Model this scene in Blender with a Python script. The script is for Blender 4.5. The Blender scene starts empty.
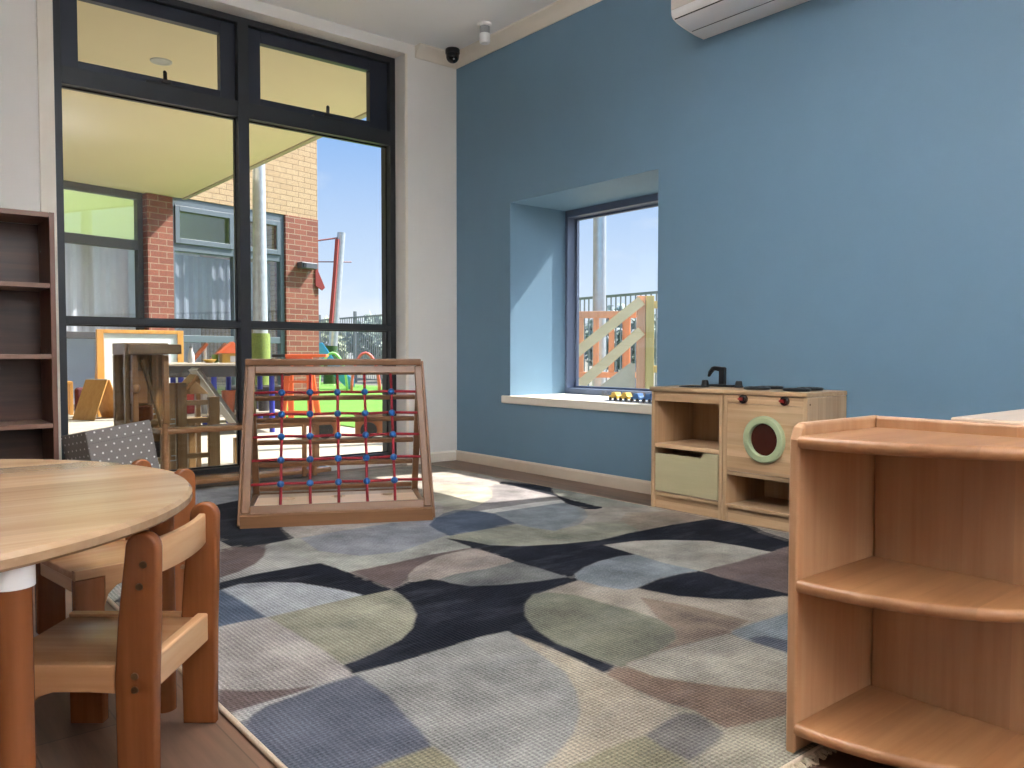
import bpy, bmesh, math, random
import numpy as np
from mathutils import Vector, Matrix, noise as mnoise
random.seed(7)
PI = math.pi
scene = bpy.context.scene
COL = scene.collection
MATS = {}

# ------------------------------------------------------------------ helpers
def lin(c):
    c = c / 255.0
    return c / 12.92 if c <= 0.04045 else ((c + 0.055) / 1.055) ** 2.4

def rgb(r, g, b, k=1.0):
    return (min(1, lin(r) * k), min(1, lin(g) * k), min(1, lin(b) * k), 1.0)

def obj(name, bm, mat, parent=None, smooth=None):
    me = bpy.data.meshes.new(name)
    bm.normal_update()
    bm.to_mesh(me); bm.free()
    return link(name, me, mat, parent, smooth)

def link(name, me, mat, parent=None, smooth=None):
    o = bpy.data.objects.new(name, me)
    COL.objects.link(o)
    for m in (mat if isinstance(mat, (list, tuple)) else [mat]):
        me.materials.append(m)
    if parent is not None:
        o.parent = parent
    if smooth:
        for p in me.polygons:
            p.use_smooth = True
        if smooth != 'all':
            me.set_sharp_from_angle(angle=math.radians(35))
    return o

def empty(name, loc=(0, 0, 0), rz=0.0, rot=None):
    o = bpy.data.objects.new(name, None)
    o.empty_display_size = 0.1
    COL.objects.link(o)
    o.location = loc
    o.rotation_euler = rot if rot else (0, 0, rz)
    return o

def tag(o, label=None, cat=None, group=None, kind=None):
    if label: o['label'] = label
    if cat: o['category'] = cat
    if group: o['group'] = group
    if kind: o['kind'] = kind
    return o

def thing(name, label, cat, loc=(0, 0, 0), rz=0.0, group=None, rot=None):
    return tag(empty(name, loc, rz, rot), label, cat, group)

def struct(name, bm, mat, parent=None, smooth=None):
    o = obj(name, bm, mat, parent, smooth)
    if parent is None: o['kind'] = 'structure'
    return o

def B():
    return bmesh.new()

def box(bm, x0, x1, y0, y1, z0, z1, bev=0.0, seg=2):
    r = bmesh.ops.create_cube(bm, size=1.0)
    vs = r['verts']
    sx, sy, sz = x1 - x0, y1 - y0, z1 - z0
    for v in vs:
        v.co = Vector(((v.co.x + .5) * sx + x0, (v.co.y + .5) * sy + y0, (v.co.z + .5) * sz + z0))
    if bev > 0:
        es = list({e for v in vs for e in v.link_edges})
        bmesh.ops.bevel(bm, geom=es, offset=min(bev, .45 * min(abs(sx), abs(sy), abs(sz))), segments=seg, affect='EDGES', profile=.5)
    return bm

def bar(bm, p, q, w, h, up=(0, 0, 1), bev=0.0):
    """square bar from p to q, w across, h along up"""
    p, q = Vector(p), Vector(q)
    d = (q - p); L = d.length; d.normalize()
    up = Vector(up)
    s = d.cross(up)
    if s.length < 1e-5: s = d.cross(Vector((1, 0, 0)))
    s.normalize(); u = s.cross(d)
    M = Matrix((d, s, u)).transposed().to_4x4(); M.translation = (p + q) / 2
    r = bmesh.ops.create_cube(bm, size=1.0)
    vs = r['verts']
    for v in vs:
        v.co = M @ Vector((v.co.x * L, v.co.y * w, v.co.z * h))
    if bev > 0:
        es = list({e for v in vs for e in v.link_edges})
        bmesh.ops.bevel(bm, geom=es, offset=bev, segments=2, affect='EDGES', profile=.5)
    return bm

def cyl(bm, p, q, r1, r2=None, n=20, caps=True):
    r2 = r1 if r2 is None else r2
    p, q = Vector(p), Vector(q)
    d = q - p
    M = d.to_track_quat('Z', 'Y').to_matrix().to_4x4(); M.translation = (p + q) / 2
    bmesh.ops.create_cone(bm, cap_ends=caps, segments=n, radius1=r1, radius2=r2, depth=d.length, matrix=M)
    return bm

def ball(bm, c, r, n=14, s=(1, 1, 1)):
    M = Matrix.Translation(c) @ Matrix.Diagonal((s[0], s[1], s[2], 1))
    bmesh.ops.create_uvsphere(bm, u_segments=n, v_segments=max(6, n // 2 + 2), radius=r, matrix=M)
    return bm

def prism(bm, pts, axis, a, b, bev=0.0, seg=2):
    """pts: 2-D outline; axis X -> (y,z), Y -> (x,z), Z -> (x,y)"""
    def P(u, v, w):
        return {'X': (w, u, v), 'Y': (u, w, v), 'Z': (u, v, w)}[axis]
    n = len(pts)
    va = [bm.verts.new(P(u, v, a)) for u, v in pts]
    vb = [bm.verts.new(P(u, v, b)) for u, v in pts]
    fs = [bm.faces.new(va[::-1]), bm.faces.new(vb)]
    for i in range(n):
        fs.append(bm.faces.new((va[i], va[(i + 1) % n], vb[(i + 1) % n], vb[i])))
    bmesh.ops.recalc_face_normals(bm, faces=fs)
    if bev > 0:
        es = list({e for f in fs[:2] for e in f.edges})
        bmesh.ops.bevel(bm, geom=es, offset=bev, segments=seg, affect='EDGES', profile=.5)
    return bm

def lathe(bm, prof, c=(0, 0, 0), n=32):
    c = Vector(c)
    rings = []
    for r, z in prof:
        if r < 1e-6:
            rings.append([bm.verts.new(c + Vector((0, 0, z)))])
        else:
            rings.append([bm.verts.new(c + Vector((r * math.cos(2 * PI * i / n), r * math.sin(2 * PI * i / n), z))) for i in range(n)])
    fs = []
    for a, b in zip(rings, rings[1:]):
        for i in range(n):
            j = (i + 1) % n
            if len(a) == 1 and len(b) == 1: continue
            if len(a) == 1: fs.append(bm.faces.new((a[0], b[j], b[i])))
            elif len(b) == 1: fs.append(bm.faces.new((a[i], a[j], b[0])))
            else: fs.append(bm.faces.new((a[i], a[j], b[j], b[i])))
    bmesh.ops.recalc_face_normals(bm, faces=fs)
    return bm

def tube(bm, pts, r, n=8, closed=False):
    pts = [Vector(p) for p in pts]
    m = len(pts); rings = []
    for i, p in enumerate(pts):
        if closed: t = pts[(i + 1) % m] - pts[i - 1]
        else: t = pts[min(i + 1, m - 1)] - pts[max(i - 1, 0)]
        t.normalize()
        u = t.cross(Vector((0, 0, 1)))
        if u.length < 1e-4: u = t.cross(Vector((1, 0, 0)))
        u.normalize(); w = t.cross(u)
        rr = r[i] if isinstance(r, (list, tuple)) else r
        rings.append([bm.verts.new(p + (u * math.cos(2 * PI * k / n) + w * math.sin(2 * PI * k / n)) * rr) for k in range(n)])
    fs = []
    for i in range(m if closed else m - 1):
        a, b = rings[i], rings[(i + 1) % m]
        for k in range(n):
            fs.append(bm.faces.new((a[k], a[(k + 1) % n], b[(k + 1) % n], b[k])))
    if not closed:
        fs.append(bm.faces.new(rings[0][::-1])); fs.append(bm.faces.new(rings[-1]))
    bmesh.ops.recalc_face_normals(bm, faces=fs)
    return bm

def plate(outline, holes, t, bev=0.0):
    """flat plate (xy outline, thickness t about z=0) with holes -> mesh"""
    cu = bpy.data.curves.new('plate', 'CURVE'); cu.dimensions = '2D'; cu.fill_mode = 'BOTH'
    cu.extrude = t / 2 - bev; cu.bevel_depth = bev; cu.bevel_resolution = 1
    for loop in [outline] + holes:
        s = cu.splines.new('POLY'); s.points.add(len(loop) - 1); s.use_cyclic_u = True
        for p, (u, v) in zip(s.points, loop): p.co = (u, v, 0, 1)
    tmp = bpy.data.objects.new('plate', cu); COL.objects.link(tmp)
    dg = bpy.context.evaluated_depsgraph_get()
    me = bpy.data.meshes.new_from_object(tmp.evaluated_get(dg))
    bpy.data.objects.remove(tmp); bpy.data.curves.remove(cu)
    return me

def circ(cx, cy, rx, ry=None, n=40, a0=0.0, a1=2 * PI, end=False):
    ry = rx if ry is None else ry
    k = n + 1 if end else n
    return [(cx + rx * math.cos(a0 + (a1 - a0) * i / n), cy + ry * math.sin(a0 + (a1 - a0) * i / n)) for i in range(k)]

def copy_tree(o, parent=None):
    c = o.copy(); COL.objects.link(c); c.parent = parent
    for ch in list(o.children): copy_tree(ch, c)
    return c

# ------------------------------------------------------------------ materials
class NT:
    def __init__(s, name):
        s.m = bpy.data.materials.new(name); s.m.use_nodes = True
        s.t = s.m.node_tree; s.n = s.t.nodes; s.l = s.t.links
        s.p = s.n['Principled BSDF']; s.out = s.n['Material Output']
    def node(s, typ, **kw):
        x = s.n.new(typ)
        for k, v in kw.items(): setattr(x, k, v)
        return x
    def ln(s, a, b): s.l.new(a, b)
    def math(s, op, a, b=None, c=None):
        x = s.node('ShaderNodeMath', operation=op)
        for i, v in enumerate((a, b, c)):
            if v is None: continue
            if isinstance(v, (int, float)): x.inputs[i].default_value = v
            else: s.ln(v, x.inputs[i])
        return x.outputs[0]
    def mix(s, f, a, b, mode='MIX'):
        x = s.node('ShaderNodeMix', data_type='RGBA', blend_type=mode)
        for i, v in ((0, f), (6, a), (7, b)):
            if isinstance(v, (int, float)): x.inputs[i].default_value = v
            elif isinstance(v, tuple): x.inputs[i].default_value = v
            else: s.ln(v, x.inputs[i])
        return x.outputs[2]
    def coord(s, scale=(1, 1, 1), kind='Object', rot=(0, 0, 0)):
        c = s.node('ShaderNodeTexCoord'); m = s.node('ShaderNodeMapping')
        m.inputs['Scale'].default_value = scale; m.inputs['Rotation'].default_value = rot
        s.ln(c.outputs[kind], m.inputs['Vector']); return m.outputs['Vector']
    def noise(s, vec, scale=5, detail=3, rough=.55):
        x = s.node('ShaderNodeTexNoise'); x.inputs['Scale'].default_value = scale
        x.inputs['Detail'].default_value = detail; x.inputs['Roughness'].default_value = rough
        s.ln(vec, x.inputs['Vector']); return x.outputs['Fac']
    def ramp(s, f, stops):
        x = s.node('ShaderNodeValToRGB'); e = x.color_ramp.elements
        while len(e) < len(stops): e.new(.5)
        for q, (p, c) in zip(e, stops): q.position = p; q.color = c
        s.ln(f, x.inputs['Fac']); return x.outputs['Color']
    def bump(s, h, strength=.2, dist=.002):
        x = s.node('ShaderNodeBump'); x.inputs['Strength'].default_value = strength; x.inputs['Distance'].default_value = dist
        s.ln(h, x.inputs['Height']); s.ln(x.outputs['Normal'], s.p.inputs['Normal'])
    def set(s, color=None, rough=.5, metal=0, spec=.5):
        if color is not None:
            if isinstance(color, tuple): s.p.inputs['Base Color'].default_value = color
            else: s.ln(color, s.p.inputs['Base Color'])
        s.p.inputs['Roughness'].default_value = rough; s.p.inputs['Metallic'].default_value = metal
        s.p.inputs['Specular IOR Level'].default_value = spec
        return s.m

def plain(name, c, rough=.5, metal=0, var=.06, scale=9, spec=.5, bump=0):
    """one colour with a faint procedural mottling"""
    t = NT(name)
    f = t.noise(t.coord(), scale, 3)
    d = tuple(max(0, v * (1 - var)) for v in c[:3]) + (1,)
    u = tuple(min(1, v * (1 + var)) for v in c[:3]) + (1,)
    t.set(t.ramp(f, [(.3, d), (.7, u)]), rough, metal, spec)
    if bump: t.bump(t.noise(t.coord(), scale * 20, 2), bump, .001)
    return t.m

def wood(name, light, dark, grain='Z', stave=0.0, across='X', rough=.38, scale=1.0, contrast=1.0, spec=.5, bump=.05):
    t = NT(name)
    i = 'XYZ'.index(grain)
    sc = [22 * scale] * 3; sc[i] = 1.6 * scale
    v = t.coord(tuple(sc))
    c = t.node('ShaderNodeTexCoord'); sep = t.node('ShaderNodeSeparateXYZ'); t.ln(c.outputs['Object'], sep.inputs[0])
    if stave:
        st = t.math('FLOOR', t.math('DIVIDE', sep.outputs['XYZ'.index(across)], stave))
        w = t.node('ShaderNodeTexWhiteNoise', noise_dimensions='1D'); t.ln(st, w.inputs['W'])
        off = t.node('ShaderNodeVectorMath', operation='MULTIPLY_ADD')
        t.ln(w.outputs['Color'], off.inputs[0]); off.inputs[1].default_value = (31, 17, 23); t.ln(v, off.inputs[2])
        v = off.outputs[0]
    n1 = t.noise(v, 1.0, 4, .6)
    sc2 = [90 * scale] * 3; sc2[i] = 3 * scale
    n2 = t.noise(t.coord(tuple(sc2)), 1.0, 2, .5)
    f = t.math('ADD', t.math('MULTIPLY', n1, .75), t.math('MULTIPLY', n2, .25))
    a = .5 - .2 / contrast; b = .5 + .2 / contrast
    col = t.ramp(f, [(a, dark), (b, light)])
    if stave:
        br = t.math('ADD', t.math('MULTIPLY', w.outputs['Value'], .42), .74)
        x = t.node('ShaderNodeVectorMath', operation='SCALE'); t.ln(col, x.inputs[0]); t.ln(br, x.inputs['Scale']); col = x.outputs[0]
    t.set(col, rough, 0, spec)
    if bump: t.bump(n2, bump, .001)
    return t.m

def glass(name='clear_glass', tint=(1, 1, 1, 1), refl=1.0, base=.025):
    t = NT(name)
    t.n.remove(t.p)
    tr = t.node('ShaderNodeBsdfTransparent'); tr.inputs[0].default_value = tint
    gl = t.node('ShaderNodeBsdfGlossy'); gl.inputs['Roughness'].default_value = .02
    lw = t.node('ShaderNodeLayerWeight'); lw.inputs[0].default_value = .5
    fr = t.math('ADD', t.math('MULTIPLY', t.math('POWER', lw.outputs['Facing'], 5.0), .9), base)
    ns = t.noise(t.coord(), 3, 2)
    mx = t.node('ShaderNodeMixShader')
    f = t.math('MULTIPLY', t.math('MULTIPLY', fr, refl), t.math('ADD', t.math('MULTIPLY', ns, .1), .95))
    t.ln(f, mx.inputs[0]); t.ln(tr.outputs[0], mx.inputs[1]); t.ln(gl.outputs[0], mx.inputs[2])
    t.ln(mx.outputs[0], t.out.inputs[0])
    return t.m

def brick(name, c1, c2, mortar, bw=.24, bh=.086, rough=.85):
    t = NT(name)
    c = t.node('ShaderNodeTexCoord'); sep = t.node('ShaderNodeSeparateXYZ'); t.ln(c.outputs['Object'], sep.inputs[0])
    cm = t.node('ShaderNodeCombineXYZ')
    t.ln(t.math('ADD', sep.outputs[0], sep.outputs[1]), cm.inputs[0]); t.ln(sep.outputs[2], cm.inputs[1])
    b = t.node('ShaderNodeTexBrick')
    for k, v in {'Scale': 1.0, 'Mortar Size': .006, 'Brick Width': bw, 'Row Height': bh, 'Mortar Smooth': .1, 'Bias': 0.0}.items(): b.inputs[k].default_value = v
    b.inputs['Color1'].default_value = c1; b.inputs['Color2'].default_value = c2; b.inputs['Mortar'].default_value = mortar
    t.ln(cm.outputs[0], b.inputs['Vector'])
    n = t.noise(t.coord((1, 1, 1)), 60, 3)
    col = t.mix(.25, b.outputs['Color'], t.ramp(n, [(.35, (.2, .2, .2, 1)), (.65, (.9, .9, .9, 1))]), 'OVERLAY')
    t.set(col, rough)
    t.bump(t.math('SUBTRACT', 1.0, b.outputs['Fac']), .5, .006)
    return t.m

M = MATS
M['wall_white'] = plain('painted_wall', rgb(232, 229, 224), .7, var=.02, scale=3)
M['ceiling'] = plain('ceiling_paint', rgb(246, 246, 246), .8, var=.015, scale=2)
M['trim'] = plain('trim_paint', rgb(232, 224, 210), .45, var=.02)
M['blue'] = plain('blue_paint', rgb(108, 140, 163), .55, var=.02, scale=4, bump=.05)
M['base_tan'] = plain('skirting_paint', rgb(214, 198, 178), .45, var=.03)
M['charcoal'] = plain('charcoal_metal', rgb(46, 49, 54), .45, .2, var=.04)
M['slate'] = plain('slate_metal', rgb(98, 110, 134), .4, .1, var=.04)
M['navy_metal'] = plain('dark_sash_metal', rgb(40, 46, 60), .4, .2, var=.04)
M['glass'] = glass()
M['black'] = plain('black_plastic', rgb(24, 25, 28), .4, var=.1)
M['white_pl'] = plain('white_plastic', rgb(242, 241, 240), .4, var=.02)
M['grey_pl'] = plain('grey_plastic', rgb(150, 150, 150), .5, var=.03)
BE_L, BE_D = rgb(212, 168, 128), rgb(186, 134, 94)          # steamed beech
M['beech_z'] = wood('beech_vertical', BE_L, BE_D, 'Z', .085, 'X')
M['beech_zy'] = wood('beech_vertical_y', BE_L, BE_D, 'Z', .085, 'Y')
M['beech_x'] = wood('beech_lengthwise', rgb(190, 138, 94), rgb(160, 108, 68), 'X', .09, 'Y')  # same beech, toned darker on shelf boards against the light from above
M['beech_y'] = wood('beech_crosswise', BE_L, BE_D, 'Y', .09, 'X')
M['table_top'] = wood('beech_table_top', rgb(200, 168, 134), rgb(174, 137, 102), 'X', .16, 'Y', .22, bump=0)
M['chair_z'] = wood('lacquered_beech_post', rgb(146, 88, 50), rgb(116, 64, 32), 'Z', rough=.25)
M['chair_x'] = wood('lacquered_beech_rail', rgb(216, 174, 132), rgb(190, 142, 100), 'X', rough=.25)
M['chair_y'] = wood('lacquered_beech_seat', rgb(196, 148, 106), rgb(166, 116, 76), 'Y', rough=.25)
PL, PD = rgb(214, 182, 144), rgb(188, 150, 110)             # paler rubberwood
M['pale_z'] = wood('rubberwood_vertical', PL, PD, 'Z', .07, 'X')
M['pale_zy'] = wood('rubberwood_vertical_side', PL, PD, 'Z', .06, 'X')
M['pale_y'] = wood('rubberwood_lengthwise', PL, PD, 'Y', .05, 'Z', contrast=1.2)
M['sage_wood'] = wood('sage_stained_wood', rgb(204, 194, 156), rgb(188, 178, 140), 'Y', contrast=.8)
M['sage_ring'] = plain('sage_painted_ring', rgb(176, 188, 148), .35, var=.03)
M['frame_x'] = wood('climber_wood_x', rgb(136, 96, 64), rgb(112, 76, 48), 'X')
M['frame_z'] = wood('climber_wood_z', rgb(136, 96, 64), rgb(112, 76, 48), 'Z')
M['frame_board'] = wood('climber_board', rgb(240, 210, 180), rgb(222, 188, 154), 'X', .12, 'Y')
M['walnut'] = wood('dark_walnut', rgb(82, 50, 38), rgb(54, 30, 22), 'X', contrast=1.3)
M['walnut_z'] = wood('dark_walnut_edge', rgb(128, 90, 72), rgb(100, 66, 52), 'Z', contrast=1.3)
M['walnut_edge'] = wood('walnut_edge', rgb(150, 116, 98), rgb(124, 90, 74), 'X', contrast=1.3)
M['low_shelf'] = wood('low_shelf_wood', rgb(176, 130, 92), rgb(146, 102, 68), 'X', rough=.2)
M['rope'] = plain('red_rope', rgb(146, 22, 36), .75, var=.25, scale=120)
M['knot'] = plain('blue_connector', rgb(28, 92, 160), .3, var=.05)
M['steel'] = plain('galvanised_steel', rgb(190, 196, 200), .35, .6, var=.1, scale=14)
M['screw'] = plain('brass_screw', rgb(120, 90, 60), .35, .8, var=.2, scale=80)

def floor_mat():
    t = NT('timber_look_vinyl')
    c = t.node('ShaderNodeTexCoord'); sep = t.node('ShaderNodeSeparateXYZ'); t.ln(c.outputs['Object'], sep.inputs[0])
    cm = t.node('ShaderNodeCombineXYZ'); t.ln(sep.outputs[1], cm.inputs[0]); t.ln(sep.outputs[0], cm.inputs[1])
    b = t.node('ShaderNodeTexBrick'); b.offset = .37
    for k, v in {'Scale': 1.0, 'Mortar Size': .0015, 'Brick Width': 1.2, 'Row Height': .15, 'Mortar Smooth': 0, 'Bias': 0.0}.items(): b.inputs[k].default_value = v
    b.inputs['Color1'].default_value = rgb(124, 94, 76); b.inputs['Color2'].default_value = rgb(108, 82, 66); b.inputs['Mortar'].default_value = rgb(84, 62, 50)
    t.ln(cm.outputs[0], b.inputs['Vector'])
    n = t.noise(t.coord((30, 2.2, 30)), 1, 5, .6)
    col = t.mix(.55, b.outputs['Color'], t.ramp(n, [(.3, (.25, .25, .25, 1)), (.7, (.75, .75, .75, 1))]), 'OVERLAY')
    t.set(col, .38)
    return t.m
M['floor'] = floor_mat()

def rug_mat():
    t = NT('woven_rug')
    a = t.node('ShaderNodeAttribute', attribute_name='Col')
    n1 = t.noise(t.coord((1, 1, 1)), 5.0, 4, .6)            # cloudy fading of the dye
    w1 = t.node('ShaderNodeTexWave', wave_type='BANDS', bands_direction='X'); w1.inputs['Scale'].default_value = 28; w1.inputs['Distortion'].default_value = 1.6; w1.inputs['Detail'].default_value = 2; w1.inputs['Detail Scale'].default_value = 3
    w2 = t.node('ShaderNodeTexWave', wave_type='BANDS', bands_direction='Y'); w2.inputs['Scale'].default_value = 34; w2.inputs['Distortion'].default_value = 1.6; w2.inputs['Detail'].default_value = 2; w2.inputs['Detail Scale'].default_value = 3
    v = t.coord(); t.ln(v, w1.inputs['Vector']); t.ln(v, w2.inputs['Vector'])
    n2 = t.noise(t.coord((9, 150, 1)), 1, 2); n3 = t.noise(t.coord((150, 9, 1)), 1, 2); n4 = t.noise(t.coord(), 260, 2)
    weave = t.math('ADD', t.math('MULTIPLY', w1.outputs['Fac'], n3), t.math('MULTIPLY', w2.outputs['Fac'], n2))
    tex = t.math('ADD', t.math('ADD', t.math('MULTIPLY', weave, .21), t.math('MULTIPLY', n4, .46)), t.math('MULTIPLY', n1, .56))
    f = t.ramp(tex, [(.36, (.06, .06, .07, 1)), (.64, (.48, .48, .48, 1)), (.86, (.9, .89, .87, 1))])
    col = t.mix(.92, a.outputs['Color'], f, 'OVERLAY')
    n5 = t.noise(t.coord((2.2, 7, 1)), 1.5, 4, .65)          # bluish and rusty streaks in the yarn
    col = t.mix(t.ramp(n5, [(.50, (0, 0, 0, 1)), (.72, (.13, .13, .13, 1))]), col, rgb(112, 116, 128), 'MIX')
    t.set(col, .95, 0, .1)
    t.bump(t.math('ADD', weave, n4), .6, .004)
    return t.m
M['rug'] = rug_mat()
M['rug_edge'] = plain('rug_binding', rgb(196, 176, 152), .8, var=.12, scale=200)
RUGFAC = .84
RUG_PAL = dict(lt=(172,168,160),lav=(150,152,160),palesage=(172,170,158),pink=(182,170,160),mauve=(118,98,93),dark=(50,52,60),tan=(166,150,138),navy=(40,42,52),grey=(120,120,117),sage=(152,150,130),tan2=(163,145,125),denim=(84,97,118),bluegrey=(136,144,150),white=(205,200,192),dome=(178,170,148),stip=(150,142,140),palesage2=(160,160,146),pinkw=(178,165,155),cream=(172,164,150),beige2=(168,154,136),brown=(150,128,110),moss=(132,130,110),denimck=(98,102,116),beige=(172,163,147),rust=(143,116,97),beigeol=(158,148,126),tan3=(172,157,134),ckgrey=(122,116,110),olive=(145,136,106),greyblue=(148,145,139),white2=(185,180,172),pinkb=(172,161,153),olive2=(152,147,124),bluepale=(166,168,172))
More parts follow.
